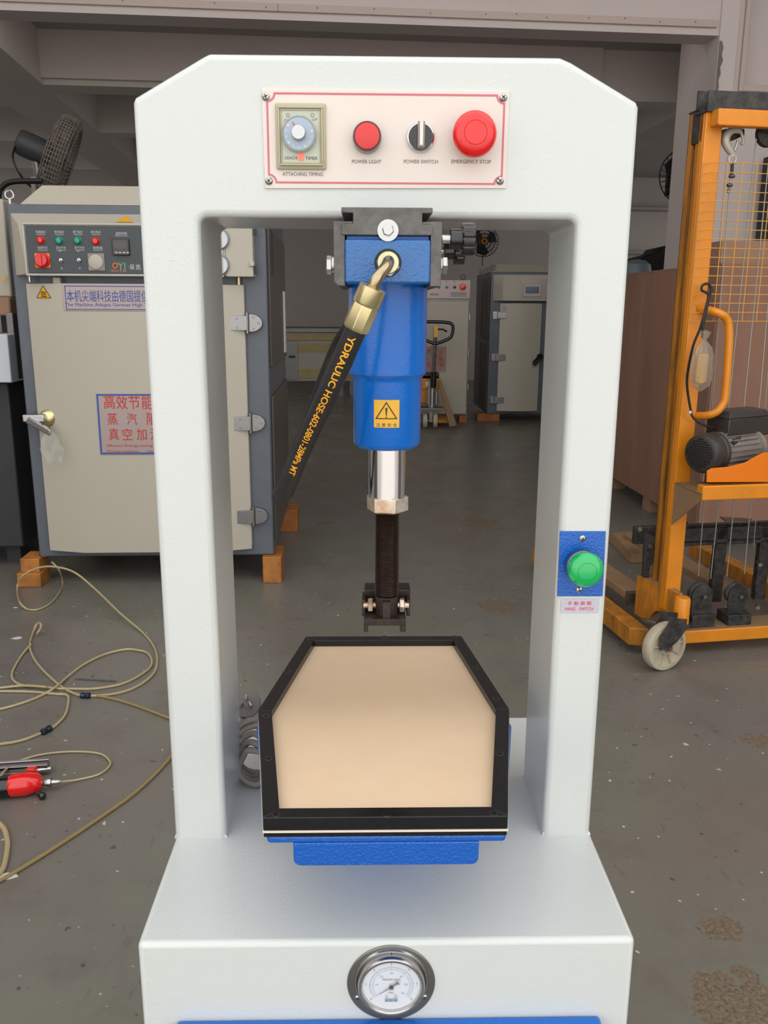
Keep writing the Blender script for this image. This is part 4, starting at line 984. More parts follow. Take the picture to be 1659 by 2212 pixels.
part('air_coupling', MB().lathe([(.008, 0), (.008, .012), (.014, .014), (.014, .035), (.010, .037), (.012, .05), (.016, .052), (.016, .062), (.009, .064), (.008, .085), (.005, .09)], cA, cB-cA, 18), steel, tl)
part('plug_strap', MB().tube(spline([fl(64, 1700, .02), fl(70, 1712, .012), fl(82, 1718, .008)], 5), .0022, 6).sph(fl(91, 1719, .012), .012, 12), black_plastic, tl)
hD = thing('thin_tool_hose', 'thin clear hose looping from the red capped stapler', 'hose', (0, 0, 0))
part('tube', MB().tube(spline([cB, fl(130, 1689, .02), fl(175, 1683), fl(215, 1672), fl(236, 1655), fl(236, 1643), fl(218, 1629), fl(180, 1624), fl(130, 1625), fl(80, 1632), fl(35, 1647), fl(10, 1665, .05), fl(-10, 1690, .05), fl(-60, 1720)], 8), .0035, 8), hose_clear, hD)
for k, (px, py, r_, lb) in enumerate(((38, 1378, .03, 'white paper scrap on the floor at left, largest of the scraps'), (34, 1312, .012, 'white paper crumb beside the hose loop, below the timber blocks'), (33, 1213, .010, 'white paper crumb left of the timber blocks'), (15, 1893, .028, 'pale scrap beside the amber hose at the bottom left'))):
    p = atz(px, py, .002); mbp = MB(); n = 7
    mbp.prism([(cos(2*pi*i/n)*r_*random.uniform(.5, 1.1), sin(2*pi*i/n)*r_*random.uniform(.3, .6)) for i in range(n)], 'z', 0, .002)
    o = part('paper_scrap', mbp, paper, None, smooth=False); o.location = (p.x, p.y, .0005); tag(o, lb, 'scrap')
o = part('thin_rod', MB().cyl(fl(162, 1466, .004), fl(250, 1471, .004), .0032, 8), black_steel, None); tag(o, 'thin dark rod lying inside the loop of the clear hose', 'rod')

# ================================================================== MIDDLE BACKGROUND
# work bench with pale yellow panels
a = atz(615, 1010); bfy = 14.5
WB = Fr((0, bfy, 0), 5.4)
bench = thing('work_bench', 'grey work bench with pale yellow rails against the far wall', 'bench', WB.o, WB.a)
def Wb(px, py): return WB.y(px, py, 0)
bx0, bx1 = Wb(570, 750).x, Wb(775, 750).x
part('top', MB().box(bx0, bx1, 0, .9, Wb(680, 719).z, Wb(680, 708).z), dull_steel, bench, .01)
part('upper_rail', MB().box(bx0, bx1, -.02, .0, Wb(680, 735).z, Wb(680, 721).z), foam, bench)
part('front_panel', MB().box(bx0, bx1, .02, .06, Wb(680, 823).z, Wb(680, 735).z), oven_beige, bench)
part('front_plate', MB().box(bx0, Wb(643, 780).x, -.01, .02, Wb(680, 820).z, Wb(680, 737).z), dull_steel, bench)
part('slot', MB().box(Wb(624, 771).x, Wb(638, 771).x, -.02, -.01, Wb(630, 773).z, Wb(630, 768).z), hole_black, bench)
part('middle_rail', MB().box(Wb(643, 750).x, bx1, 0, .02, Wb(680, 760).z, Wb(680, 742).z), foam, bench)
part('lower_rail', MB().box(Wb(643, 750).x, bx1, 0, .02, Wb(680, 817).z, Wb(680, 797).z), foam, bench)
for x in (bx0+.1, Wb(735, 800).x, bx1-.1): part('leg', MB().box(x-.05, x+.05, .1, .2, 0, Wb(680, 823).z), dull_steel, bench)

# cabinet B (plain beige oven) and cabinet C (oven with touch screen)
a = atz(1008, 897, .1); EF = Fr((a.x, a.y, 0), 3)
def E_(px, py, y=0): return EF.y(px, py, y)
ob = thing('plain_oven', 'plain beige oven with red stop button, behind the yellow pallet truck', 'oven', EF.o, EF.a)
ez = E_(1008, 605).z; ex0 = -1.0
part('body', MB().box(ex0, 0, 0, .9, .1, ez), oven_beige, ob, .01)
part('door', MB().box(ex0+.02, -.015, -.05, 0, .12, E_(1018, 650, -.05).z), oven_beige, ob, .01)
cpz0 = E_(1018, 646).z
pnl = part('control_panel', MB().box(ex0, 0, -.03, 0, cpz0, ez), sign_plate, ob, .004)
part('panel_lip', MB().box(ex0, 0, -.045, 0, cpz0-.03, cpz0), dull_steel, ob, .004)
for px, m_ in ((948, green_lamp), (965, green_lamp), (982, red_dark)):
    p = EF.y(px, 620, -.04); part('indicator_lamp', MB().lathe([(.02, 0), (.018, .02), (0, .026)], (p.x, -.03, p.z), (0, -1, 0), 16), m_, pnl); txt(pnl, '灯', (p.x, -.032, p.z+.065), dark_ink, h=.025)
p = EF.y(1000, 620, -.04); part('stop_plate', MB().cyl((p.x, -.03, p.z), (p.x, -.036, p.z), .045, 24), orange_plate, pnl); part('stop_button', MB().lathe([(.02, 0), (.032, .02), (.03, .04), (0, .045)], (p.x, -.036, p.z), (0, -1, 0), 24), red_plastic, pnl)
for k in range(4): p = EF.y(938, 636, -.032); txt(pnl, '真空加湿', (p.x, -.033, p.z), dark_ink, .11, .026) if k == 0 else None
for k in range(4): p = EF.y(992, 632+k*2.6, -.032); part('print_line', MB().box(p.x-.11, p.x+.09, -.0325, -.031, p.z-.003, p.z+.003), grey_ink, pnl)
for py in (685, 762, 836):
    p = EF.y(1017, py, -.03); part('hinge', MB().cyl((-.0, -.04, p.z-.04), (-.0, -.04, p.z+.04), .016, 10), steel, ob)
p0, p1 = EF.y(915, 748, -.052), EF.y(963, 803, -.052)
nt_ = part('notice', MB().box(p0.x, p1.x, -.054, -.05, p1.z, p0.z), white_ptd, ob)
for k, (s_, px, py) in enumerate((('小', 928, 757), ('心', 952, 760), ('地', 952, 775), ('板', 954, 787), ('湿', 925, 788))):
    p = EF.y(px, py, -.055); txt(nt_, s_, (p.x, -.056, p.z), red_sign_ink, h=.055)
part('eye_bolt', MB().ring((-.08, .1, ez+.04), (0, 1, 0), .028, .008, 20, 8), dull_steel, ob)
for k, (x0, x1) in enumerate(((-.10, .005), (-.95, -.84))): wblock('timber_block', x0, x1, 0, .14, 0, .1, EF, 'small timber block under the %s corner of the plain beige oven' % ('right' if k == 0 else 'left'))
a = atz(1051, 894, .1); CF = Fr((a.x, a.y, 0), 2.0)
oc_ = thing('touchscreen_oven', 'beige and dark grey oven with touch screen, seen through the press at right', 'oven', CF.o, CF.a)
def C2(px, py, y=0): return CF.y(px, py, y)
cw = 1.15; cz1 = C2(1067, 587).z
part('carcass', MB().box(0, cw, 0, 1.3, .1, cz1), oven_grey, oc_, .01)
for z0, z1 in ((.16, 1.0), (1.08, cz1-.06)):
    part('side_panel', MB().box(-.012, 0, .06, .60, z0, z1), oven_side, oc_, .004); part('side_panel', MB().box(-.012, 0, .66, 1.2, z0, z1), oven_side, oc_, .004)
part('hood', MB().hexa([(.0, .02, cz1), (cw, .02, cz1), (cw, 1.25, cz1), (0, 1.25, cz1)], [(.09, .12, cz1+.10), (cw-.1, .12, cz1+.10), (cw-.1, 1.1, cz1+.10), (.09, 1.1, cz1+.10)]), oven_beige, oc_, .004)
hz0, hz1 = C2(1090, 650).z, C2(1090, 594).z
part('control_box', MB().hexa([(.03, 0, hz0), (cw-.03, 0, hz0), (cw-.03, 0, hz1), (.03, 0, hz1)], [(.14, -.12, hz0), (cw-.03, -.12, hz0), (cw-.03, -.12, hz1), (.14, -.12, hz1)]), oven_beige, oc_, .004)
p0, p1 = C2(1124, 602, -.125), C2(1180, 645, -.125)
sp_ = part('screen_plate', MB().box(p0.x, p1.x+.1, -.128, -.12, p1.z, p0.z), sign_plate, oc_)
p0, p1 = C2(1130, 613, -.13), C2(1167, 641, -.13)
part('touch_screen', MB().box(p0.x, p1.x, -.145, -.128, p1.z, p0.z), grey_plastic, sp_, .004)
part('display', MB().box(p0.x+.03, p1.x-.025, -.147, -.145, p1.z+.04, p0.z-.035), screen_blue, sp_)
cd0 = C2(1077, 655).z; cdb = .14; cdx0, cdx1 = C2(1080, 655).x, C2(1167, 655).x+.02
cdr = part('door', MB().prism([(cdx0, 0), (cdx0, -.03), (cdx0+.2, -.07), (cdx0+.36, -.07), (cdx1, -.03), (cdx1, 0)], 'z', cdb, cd0), oven_beige, oc_, .004)
for py in (681, 772, 864):
    p = C2(1078, py, -.03)
    part('hinge', MB().cyl((cdx0-.02, -.035, p.z-.05), (cdx0-.02, -.035, p.z+.05), .012, 10).box(cdx0-.09, cdx0-.02, -.02, 0, p.z-.05, p.z+.05).box(cdx0-.02, cdx0+.09, -.055, -.03, p.z-.04, p.z+.04), steel, oc_, .003)
p = C2(1162, 772, -.05)
part('latch', MB().cyl((p.x+.02, -.03, p.z+.01), (p.x+.02, -.09, p.z+.01), .04, 16).hexa([(p.x+.01, -.09, p.z-.01), (p.x+.06, -.09, p.z-.01), (p.x+.06, -.06, p.z+.03), (p.x+.01, -.06, p.z+.03)], [(p.x-.08, -.12, p.z-.09), (p.x-.05, -.12, p.z-.11), (p.x-.05, -.10, p.z-.07), (p.x-.08, -.10, p.z-.05)]), black_plastic, oc_, .003)
part('name_label', MB().box(cdx0+.03, cdx0+.16, -.045, -.03, cd0-.10, cd0-.03), sign_plate, cdr)
part('eye_bolt', MB().ring((.03, .04, cz1+.05), (0, 1, 0), .03, .008, 20, 8), steel, oc_); part('eye_bolt', MB().ring((-.0+.04, 1.1, cz1+.05), (0, 1, 0), .03, .008, 20, 8), steel, oc_)
wblock('timber_block', -.12, .18, .02, .14, 0, .1, CF, 'timber block under the near corner of the touch screen oven'); wblock('timber_block', cw-.2, cw, .02, .14, 0, .1, CF, 'timber block under the far right corner of the touch screen oven')

# yellow pallet truck in front of the plain oven
pa = atz(929, 925); TF = Fr((pa.x, pa.y, 0), 0)
tr_ = thing('pallet_truck', 'yellow hand pallet truck with looped black handle in front of the plain oven', 'pallet truck', TF.o, 0)
def T(px, py, y=0): return TF.y(px, py, y)
h0 = T(934, 850).z
for px in (918, 940):
    x = T(px, 910).x
    part('wheel', MB().lathe([(.05, -.028), (.088, -.025), (.094, -.012), (.094, .012), (.088, .025), (.05, .028)], (x, 0, .095), (1, 0, 0), 28), nylon, tr_)
part('axle_fork', MB().box(T(927, 900).x, T(934, 900).x, -.03, .03, .08, .30).cyl((T(912, 905).x, 0, .095), (T(946, 905).x, 0, .095), .015, 10), dull_steel, tr_)
part('base_plate', MB().box(T(906, 885).x, T(958, 885).x, -.10, .14, .235, .262), dull_steel, tr_, .006)
part('pump', MB().cyl((T(933, 880).x, 0, .26), (T(933, 880).x, 0, .56), .045, 18).cyl((T(926, 870).x, -.05, .3), (T(926, 870).x, -.05, .5), .02, 10).cyl((T(942, 870).x, -.05, .3), (T(942, 870).x, -.05, .46), .02, 10), steel, tr_, .004)
part('pivot', MB().cyl((T(935, 860).x, -.02, .50), (T(936, 842).x, -.02, .70), .04, 14), black_plastic, tr_)
hb, ht = T(935, 850), T(940, 700)
part('drawbar', MB().cyl((hb.x, -.02, .62), (ht.x, -.10, T(940, 705).z), .024, 16), dull_steel, tr_)
hl = spline([T(938, 742), T(915, 733), T(898, 725), T(893, 710), T(900, 697), T(925, 695), T(960, 696), T(975, 700), T(977, 712), T(972, 728), T(955, 737), T(940, 742)], 6)
part('loop_handle', MB().tube([p_+Vector((0, -.10, 0)) for p_ in hl], .020, 12), black_plastic, tr_)
part('trigger', MB().tube([T(944, 711)+Vector((0, -.1, 0)), T(955, 711)+Vector((0, -.1, 0)), T(964, 716)+Vector((0, -.1, 0))], .010, 8), black_plastic, tr_)
lb_ = part('name_label', MB().box(T(936, 720).x, T(944, 720).x, -.135, -.122, T(940, 728).z, T(940, 704).z), pendant_yellow, tr_, label='small yellow label')
part('mast_shroud', MB().prism([(T(910, 843).x, T(910, 843).z), (T(949, 843).x, T(949, 843).z), (T(951, 812).x, T(951, 812).z), (T(912, 812).x, T(912, 812).z)], 'y', .10, .22), truck_yellow, tr_, .01)
part('load_frame', MB().hexa([(T(903, 886).x, .12, .30), (T(950, 886).x, .12, .30), (T(950, 886).x, .25, .30), (T(903, 886).x, .25, .30)], [(T(910, 840).x, .12, .60), (T(945, 840).x, .12, .60), (T(945, 840).x, .25, .60), (T(910, 840).x, .25, .60)]), truck_yellow, tr_, .01)
part('battery_cap', MB().box(T(913, 805).x, T(950, 805).x, .10, .24, T(930, 820).z, T(930, 807).z), dark_machine, tr_, .006)
part('white_label', MB().box(T(920, 830).x, T(930, 830).x, .095, .10, T(925, 836).z, T(925, 826).z), white_box, tr_)
part('brace', MB().hexa([(T(947, 850).x, .05, .55), (T(952, 850).x, .05, .60), (T(952, 850).x, .10, .60), (T(947, 850).x, .10, .55)], [(T(970, 915).x, -.1, .03), (T(986, 913).x, -.1, .05), (T(986, 913).x, 0, .05), (T(970, 915).x, 0, .03)]), lift_dusty, tr_, .004)
for x0, x1 in ((T(885, 905).x, T(912, 905).x), (T(946, 905).x, T(970, 905).x)):
    part('fork', MB().box(x0, x1, .10, .50, .05, .095), truck_yellow, tr_, .006)

# wall fans
def wall_fan(px, py, yy, R_, label, ax=(0, -1, 0), hub=orange_plate):
    c = V3(px, py, yy); f = thing('wall_fan', label, 'fan', c, 0); cg = MB()
    for r_, y_ in ((R_, 0), (R_*.75, -.05), (R_*.5, -.07), (R_*.25, -.08)): cg.ring((0, y_, 0), (0, 1, 0), r_, .007, 40, 6)
    for i in range(28):
        a_ = 2*pi*i/28; cg.tube([(cos(a_)*R_*k_, y_, sin(a_)*R_*k_) for k_, y_ in ((.15, -.085), (.5, -.07), (.8, -.045), (1, 0), (.8, .06), (.3, .09))], .003, 4)
    part('cage', cg, fan_black, f)
    for k in range(3):
        a_ = 2*pi*k/3+.3; b_ = MB(); e = Vector((cos(a_), 0, sin(a_))); g_ = Vector((-sin(a_), 0, cos(a_)))
        q_ = [e*.05+g_*.03, e*R_*.6+g_*.13, e*R_*.88+g_*.08, e*R_*.85-g_*.08, e*.05-g_*.03]
        b_.hexa([p_+Vector((0, .0+.12*p_.dot(g_), 0)) for p_ in q_], [p_+Vector((0, .005+.12*p_.dot(g_), 0)) for p_ in q_]); part('blade', b_, fan_black, f)
    part('hub', MB().ring((0, -.085, 0), (0, 1, 0), R_*.16, .012, 24, 8), hub, f); part('motor', MB().cyl((0, .02, 0), (0, .22, 0), .07, 18), fan_black, f)
    part('wall_arm', MB().cyl((0, .18, 0), (0, .50, -.05), .03, 12).box(-.06, .06, .48, .54, -.15, .1), fan_black, f)
    part('pull_cord', MB().tube([(0, .1, -.05), (0, .1, -R_*1.6)], .008, 6), fan_black, f)
    return f
wall_fan(1045, 522, 14.9, .245, 'small black wall fan with orange hub, seen under the press beam')
wall_fan(1482, 380, 10.2, .30, 'black wall fan half hidden behind the right pillar', hub=fan_black)

# dark covered things behind the crate
cv = thing('covered_machine', 'dark machine under a black cover behind the crate', 'machine', (0, 0, 0))
p0, p1, p2 = V3(1378, 565, 10.5), V3(1450, 530, 10.5), V3(1450, 590, 10.5)
part('cover', MB().prism([(p0.x, p0.z-.02), (p0.x+.08, p0.z+.07), (p1.x-.1, p1.z-.06), (p1.x-.08, p1.z), (p1.x+.8, p1.z+.02), (p1.x+.8, .9), (p0.x, .9)], 'y', 10.5, 11.3), fan_black, cv, .03)
part('body', MB().box(p0.x+.03, p1.x+.75, 10.52, 11.28, 0, .9), oven_beige, cv)
dm = thing('grey_drum', 'grey round-topped drum behind the crate, left of the covered machine', 'drum', (0, 0, 0))
p = V3(1378, 580, 9.6); part('body', MB().lathe([(.17, 0), (.17, p.z-.05), (.15, p.z+.04), (.10, p.z+.08), (0, p.z+.1)], (p.x-.02, 9.6, 0), (0, 0, 1), 28), bracket_grey, dm)

# ================================================================== CRATE
KF = Fr((1.93, 5.949, 0), 3.6)
cr_ = thing('plywood_crate', 'tall brown plywood crate behind the yellow lift', 'crate', KF.o, KF.a)
for k in range(3): part('side_board', MB().box(0, .015, -.75+.62*k, -.135+.62*k, .11, 1.707), crate_wood, cr_, .002)
for k in range(3): part('front_board', MB().box(.006+.52*k, .52+.52*k, -.765, -.75, .11, 1.707), crate_wood, cr_, .002)
part('lid', MB().box(.0, 1.57, -.76, 1.12, 1.707, 1.722), crate_wood, cr_, .002)
part('core', MB().box(.016, 1.56, -.749, 1.10, .11, 1.706), crate_wood, cr_)
for k, (x, y) in enumerate(((.02, -.72), (.72, -.72), (1.4, -.72), (.02, .1), (.02, .95), (1.4, .95))): part('skid_block', MB().box(x, x+.12, y, y+.14, 0, .11), carton, cr_, .003)
ct = part('brown_carton', MB().box(.065, .7, -.60, -.15, 1.724, 1.86), carton, None, .004); ct.location = KF.o; ct.rotation_euler = (0, 0, KF.a); tag(ct, 'low brown carton lying on top of the plywood crate', 'box')
ct = part('black_post', MB().box(0, .12, 0, .12, 0, 2.72), fan_black, None, .006); p = W.o+W.M @ Vector((W.y(1648, 500, -.16).x, -.16, 0)); ct.location = p; ct.rotation_euler = (0, 0, RA); tag(ct, 'black upright post against the right wall behind the lift mesh', 'post')

# ================================================================== YELLOW LIFT
LF = Fr((1.30, 3.44, 0), 10)
lift = thing('winch_lift', 'yellow electric winch lift with wire mesh guard at right', 'lift', LF.o, LF.a)
def l(px, py, y=0): return LF.y(px, py, y)
LX = 1.0     # half of the lift lies beyond the right edge of the photo
Wd = .62
def mast(x0, x1, y0, y1, z0, z1, name='mast_post', m=lift_yellow): return part(name, MB().box(x0, x1, y0, y1, z0, z1), m, lift, .004)
mast(-.105, -.035, 0, .014, .20, 2.172)
mast(-.105, -.090, .014, .045, .20, 2.172, 'mast_flange')
mast(Wd+.0, Wd+.07, 0, .014, .20, 2.172); mast(Wd+.055, Wd+.07, .014, .08, .20, 2.172, 'mast_flange')
# inner mast behind
ry = .10
xa, xb = l(1490, 245, ry+.05).x, l(1513, 245, ry).x+.004
part('inner_mast', MB().box(xa, xb, ry, ry+.012, .22, 2.20).box(xa, xa+.012, ry, ry+.05, .22, 2.20).box(xa, xb+.012, ry+.038, ry+.05, .22, 2.20), lift_worn, lift, .003)
part('inner_mast', MB().box(xb-.004, -.10, .05, .075, .22, 2.12), lift_worn, lift, .003)
part('inner_mast', MB().box(Wd+.07, Wd+.10, ry, ry+.09, .22, 2.2), lift_worn, lift, .003)
part('top_plate', MB().box(-.11, Wd+.08, -.012, .0, 2.172, 2.242).box(-.11, Wd+.08, -.012, .075, 2.168, 2.174), lift_black, lift, .002)
part('top_plate', MB().box(xa-.005, Wd+.1, ry-.015, ry-.003, 2.19, 2.262).box(xa-.005, Wd+.1, ry-.015, ry+.05, 2.19, 2.196), lift_black, lift, .002)
part('top_link', MB().box(-.105, -.09, .02, ry, 2.07, 2.185), lift_black, lift, .002)
part('link_bolt', MB().cyl((-.085, .04, 2.09), (-.085, .03, 2.09), .008, 10), steel, lift)
part('cross_bar', MB().box(-.088, Wd+.05, -.055, -.001, 2.117, 2.172).box(-.088, Wd+.05, -.062, -.055, 2.112, 2.118), lift_yellow, lift, .004)
# mesh guard
my = -.03; mx0 = l(1527, 360, my).x; mx1 = Wd+.04; mz1 = l(1590, 352, my).z; mz0 = l(1590, 694, my).z
gm = node('mesh_guard', lift)
nr = 18; wrH = MB(); 
for i in range(nr):
    z = mz1+(mz0-mz1)*i/(nr-1)
    part('wire', MB().tube([(mx0, -.004, z-.004), (mx0+.028, my, z), (mx1, my, z)], .0017, 6), wire_yellow, gm)
k = 0; x = mx0+.028+.055
part('wire', MB().tube([(mx0+.001, -.004, mz1), (mx0+.001, -.004, mz0)], .0019, 6), wire_yellow, gm)
while x < mx1:
    part('wire', MB().tube([(x, my-.003, mz1), (x, my-.003, mz0)], .0017, 6), wire_yellow, gm); x += .0615
# hook, cables and pulleys
hy = .03
hk = node('hook', lift)
hpt = [l(1600, 283, hy), l(1584, 281, hy), l(1571, 290, hy), l(1567, 304, hy), l(1572, 318, hy), l(1580, 330, hy), l(1582, 338, hy)]
part('hook_body', MB().tube(spline(hpt, 6), lambda t: .010+.007*sin(pi*min(1, t*1.1)), 12), pale_hook, hk, label='pale forged hook')
part('hook_tip', MB().tube(spline([l(1600, 283, hy), l(1604, 296, hy), l(1606, 308, hy), l(1600, 311, hy)], 5), .0055, 10), pale_hook, hk)
part('safety_latch', MB().tube([l(1594, 303, hy), l(1587, 326, hy)], .004, 8), steel, hk)
e_ = l(1582, 344, hy); part('eye', MB().ring(e_, (0, 1, 0), .015, .0045, 24, 8), pale_hook, hk)
part('hook_housing', MB().prism([(l(1566, 278, hy+.02).x, l(1566, 278, hy+.02).z), (l(1609, 278, hy+.02).x, l(1609, 278, hy+.02).z), (l(1609, 292, hy+.02).x, l(1609, 292, hy+.02).z), (l(1585, 303, hy+.02).x, l(1585, 303, hy+.02).z), (l(1566, 303, hy+.02).x, l(1566, 303, hy+.02).z)], 'y', hy+.02, hy+.05), lift_black, hk, .003)
part('swage', MB().tube([l(1582, 352, hy), l(1581, 372, hy), l(1579, 380, hy)], .0065, 8), lift_black, hk)
for q in ((1581, 381), (1576, 400)): part('cable_clamp', MB().sph(l(*q, hy), .011, 8, (1.3, 1, .7)), dull_steel, hk)
part('cable_end', MB().tube([l(1577, 402, hy), l(1572, 416, hy)], .005, 8), dull_steel, hk)
def cable(a_, b_, r_=.0026): part('cable', MB().tube([a_, b_], r_, 8), cable_grey, lift)
c2 = l(1636, 300, .05)
cable(l(1579, 372, hy), l(1508, 1245, .06)); cable(l(1634, 300, .05), l(1535, 1250, .06)); cable(l(1665, 300, .10), l(1570, 1245, .06)); cable(l(1690, 300, .12), l(1608, 1240, .06)); cable(l(1700, 300, .14), l(1628, 1180, .14), .002)
part('top_pulley', MB().lathe([(.046, 0), (.050, .002), (.044, .010), (.044, .014), (.050, .022), (.046, .024)], (l(1662, 285, .05).x+.0, .045, l(1655, 288, .05).z), (0, 1, 0), 32).box(l(1640, 285, .05).x, l(1640, 285, .05).x+.10, .03, .044, l(1655, 288, .05).z+.0, 2.175), lift_black, lift, .002)
# bent handle
hy2 = -.07
hh_ = [l(1512, 667, -.0), l(1535, 671, -.045), l(1556, 678, hy2), l(1570, 690, hy2), l(1575, 712, hy2), l(1574, 760, hy2), l(1567, 850, hy2), l(1562, 872, hy2), l(1549, 889, hy2), l(1530, 897, -.05), l(1508, 898, -.0)]
part('bent_handle', MB().tube(spline(hh_, 7), .0155, 16), lift_yellow, lift)
# pendant: cord loop (part of lift wiring) and bagged control hanging from it
pn = thing('pendant_control', 'yellow pendant control in a tied plastic bag hanging on the lift mast', 'control', LF.o, LF.a)
pts_ = [l(1516, 720, -.09), l(1520, 700, -.09), l(1530, 650, -.06), l(1536, 626, -.05), l(1530, 613, -.05), l(1518, 616, -.05), l(1516, 627, -.05), l(1526, 632, -.05), l(1531, 640, -.055), l(1524, 670, -.07), l(1512, 710, -.08), l(1498, 745, -.07), l(1488, 790, -.05), l(1484, 830, -.04), l(1492, 885, -.035), l(1500, 905, -.045), l(1525, 920, -.05), l(1562, 927, -.03), l(1580, 930, .0)]
part('cord', MB().tube(spline(pts_, 7), .0048, 10), rubber, pn)
part('cord', MB().tube(spline([l(1538, 626, -.05), l(1528, 650, -.075), l(1519, 690, -.09), l(1517, 730, -.092)], 7), .0042, 8), rubber, pn)
part('tie', MB().sph(l(1491, 891, -.04), .007, 8), white_box, pn)
bc = l(1517, 790, -.10)
bm_ = MB(); prof = [(.004, .135), (.022, .128), (.016, .112), (.007, .098), (.014, .088), (.030, .070), (.041, .040), (.044, 0), (.042, -.045), (.034, -.078), (.016, -.092), (.002, -.100)]
bm_.lathe(prof, bc, (0, 0, 1), 22, fl=lambda i, j, r: r*(1+.10*sin(j*2.4+i*.9)+.06*cos(j*4.1)))
for v_ in bm_.bm.verts: v_.co.y = bc.y+(v_.co.y-bc.y)*.55
part('plastic_bag', bm_, bag_film, pn, label='dusty clear bag tied at the top')
part('pendant_body', MB().box(bc.x-.030, bc.x+.020, bc.y-.012, bc.y+.012, bc.z-.066, bc.z+.045), wire_yellow, pn, .006)
part('pendant_stripe', MB().prism([(bc.x-.018, bc.z-.066), (bc.x+.004, bc.z-.066), (bc.x-.004, bc.z-.012)], 'y', bc.y-.0145, bc.y-.012), pendant_yellow, pn)
# winch shelf
sz1 = l(1515, 1040).z; sy0, sy1 = -.20, .16
sf = node('winch_shelf', lift)
part('shelf_plate', MB().box(-.105, Wd+.07, sy0, .0, sz1-.006, sz1), lift_dusty, sf, .002)
fx = l(1517, 1060, sy0).x
part('shelf_beam', MB().box(fx, Wd+.05, sy0-.006, sy0+.04, l(1600, 1078, sy0).z, l(1600, 1047, sy0).z), lift_yellow, sf, .004)
g0, g1, g2 = l(1460, 1025, 0), l(1515, 1045, sy0), l(1452, 1135, 0)
part('gusset', MB().hexa([(-.105, 0, sz1), (fx, sy0, sz1), (fx, sy0, l(1516, 1080, sy0).z), (-.105, 0, l(1453, 1133).z)], [(-.099, 0, sz1), (fx+.006, sy0, sz1), (fx+.006, sy0, l(1516, 1080, sy0).z), (-.099, 0, l(1453, 1133).z)]), lift_dusty, sf, .001)
gp = [l(1527, 1042, sy0), l(1528, 1018, sy0), l(1538, 1012, sy0), l(1572, 1009, sy0), l(1610, 1000, sy0), l(1640, 983, sy0), l(1652, 978, sy0), l(1760, 978, sy0), l(1760, 1040, sy0)]
part('guard_plate', MB().prism([(p_.x, p_.z) for p_ in gp], 'y', sy0, sy0+.008), mat('guard_orange', (236, 124, 8), .3, coat=.3), sf, .001)
# motor
mo = node('winch_motor', lift)
m0, m1 = l(1512, 983, -.13), l(1650, 975, -.02)
ma = Vector((1, .42, .0)).normalized(); mc = l(1513, 980, -.135)
part('fan_cover', MB().lathe([(.063, -.006), (.074, 0), (.079, .012), (.080, .052), (.076, .060), (.076, .064), (.080, .068), (.080, .085)], mc, ma, 36), motor_black, mo, .001)
gr = MB(); u = Vector((0, 0, 1)); v = ma.cross(u)
for i in range(-6, 7):
    for j in range(-6, 7):
        if i*i+j*j < 38:
            c = mc-ma*.0068+u*(i*.0096)+v*(j*.0096); q_ = [c+u*.003+v*.003, c-u*.003+v*.003, c-u*.003-v*.003, c+u*.003-v*.003]; gr.face(q_)
part('grille_holes', gr, hole_black, mo, smooth=False, kind='stuff')
part('housing', MB().lathe([(.071, .085), (.065, .087), (.065, .30), (.076, .302), (.076, .32)], mc, ma, 36), motor_grey, mo)
for i in range(22):
    a_ = 2*pi*i/22; e = u*cos(a_)+v*sin(a_); f_ = ma.cross(e)*.0016
    q_ = [mc+ma*.09+e*.063+f_, mc+ma*.09+e*.076+f_, mc+ma*.09+e*.076-f_, mc+ma*.09+e*.063-f_]
    part('fin', MB().hexa(q_, [p_+ma*.20 for p_ in q_]), motor_grey, mo)
part('motor_foot', MB().box(mc.x+.10, mc.x+.30, mc.y+.0, mc.y+.12, sz1, mc.z-.06), motor_black, mo)
tb = l(1569, 948, -.10); tb2 = l(1569, 905, -.10)
tbx = MB().hexa([(tb.x, -.11, tb.z), (tb.x+.24, -.11+.09, tb.z), (tb.x+.22, .02+.09, tb.z), (tb.x-.02, .02, tb.z)], [(tb.x, -.11, tb2.z), (tb.x+.24, -.02, tb2.z), (tb.x+.22, .11, tb2.z), (tb.x-.02, .02, tb2.z)])
part('terminal_box', tbx, motor_black, mo, .006)
part('terminal_lid', MB().hexa([(tb.x-.004, -.115, tb2.z), (tb.x+.245, -.02, tb2.z), (tb.x+.225, .115, tb2.z), (tb.x-.024, .025, tb2.z)], [(tb.x+.012, -.095, tb2.z+.026), (tb.x+.22, -.012, tb2.z+.026), (tb.x+.205, .09, tb2.z+.026), (tb.x, .012, tb2.z+.026)]), motor_black, mo, .004)
part('cable_gland', MB().cyl((tb.x+.03, -.115, tb.z-.008), (tb.x-.0, -.14, tb.z-.012), .012, 12).cyl((tb.x+.05, -.10, tb.z-.03), (tb.x+.05, -.10, tb.z+.01), .012, 12), motor_black, mo)
# base
part('base_beam', MB().box(-.02, Wd+.06, -.03, .10, .055, .112), lift_yellow, lift, .004)
part('beam_top', MB().box(-.015, Wd+.055, -.025, .095, .112, .114), lift_dusty, lift)
for x0 in (-.245, Wd+.10): part('outrigger', MB().hexa([(x0, .02, .045), (x0+.075, -.01, .045), (x0+.075, 1.25, .045), (x0, 1.25, .045)], [(x0, .02, .125), (x0+.075, -.01, .125), (x0+.075, 1.25, .125), (x0, 1.25, .125)]), lift_worn, lift, .004)
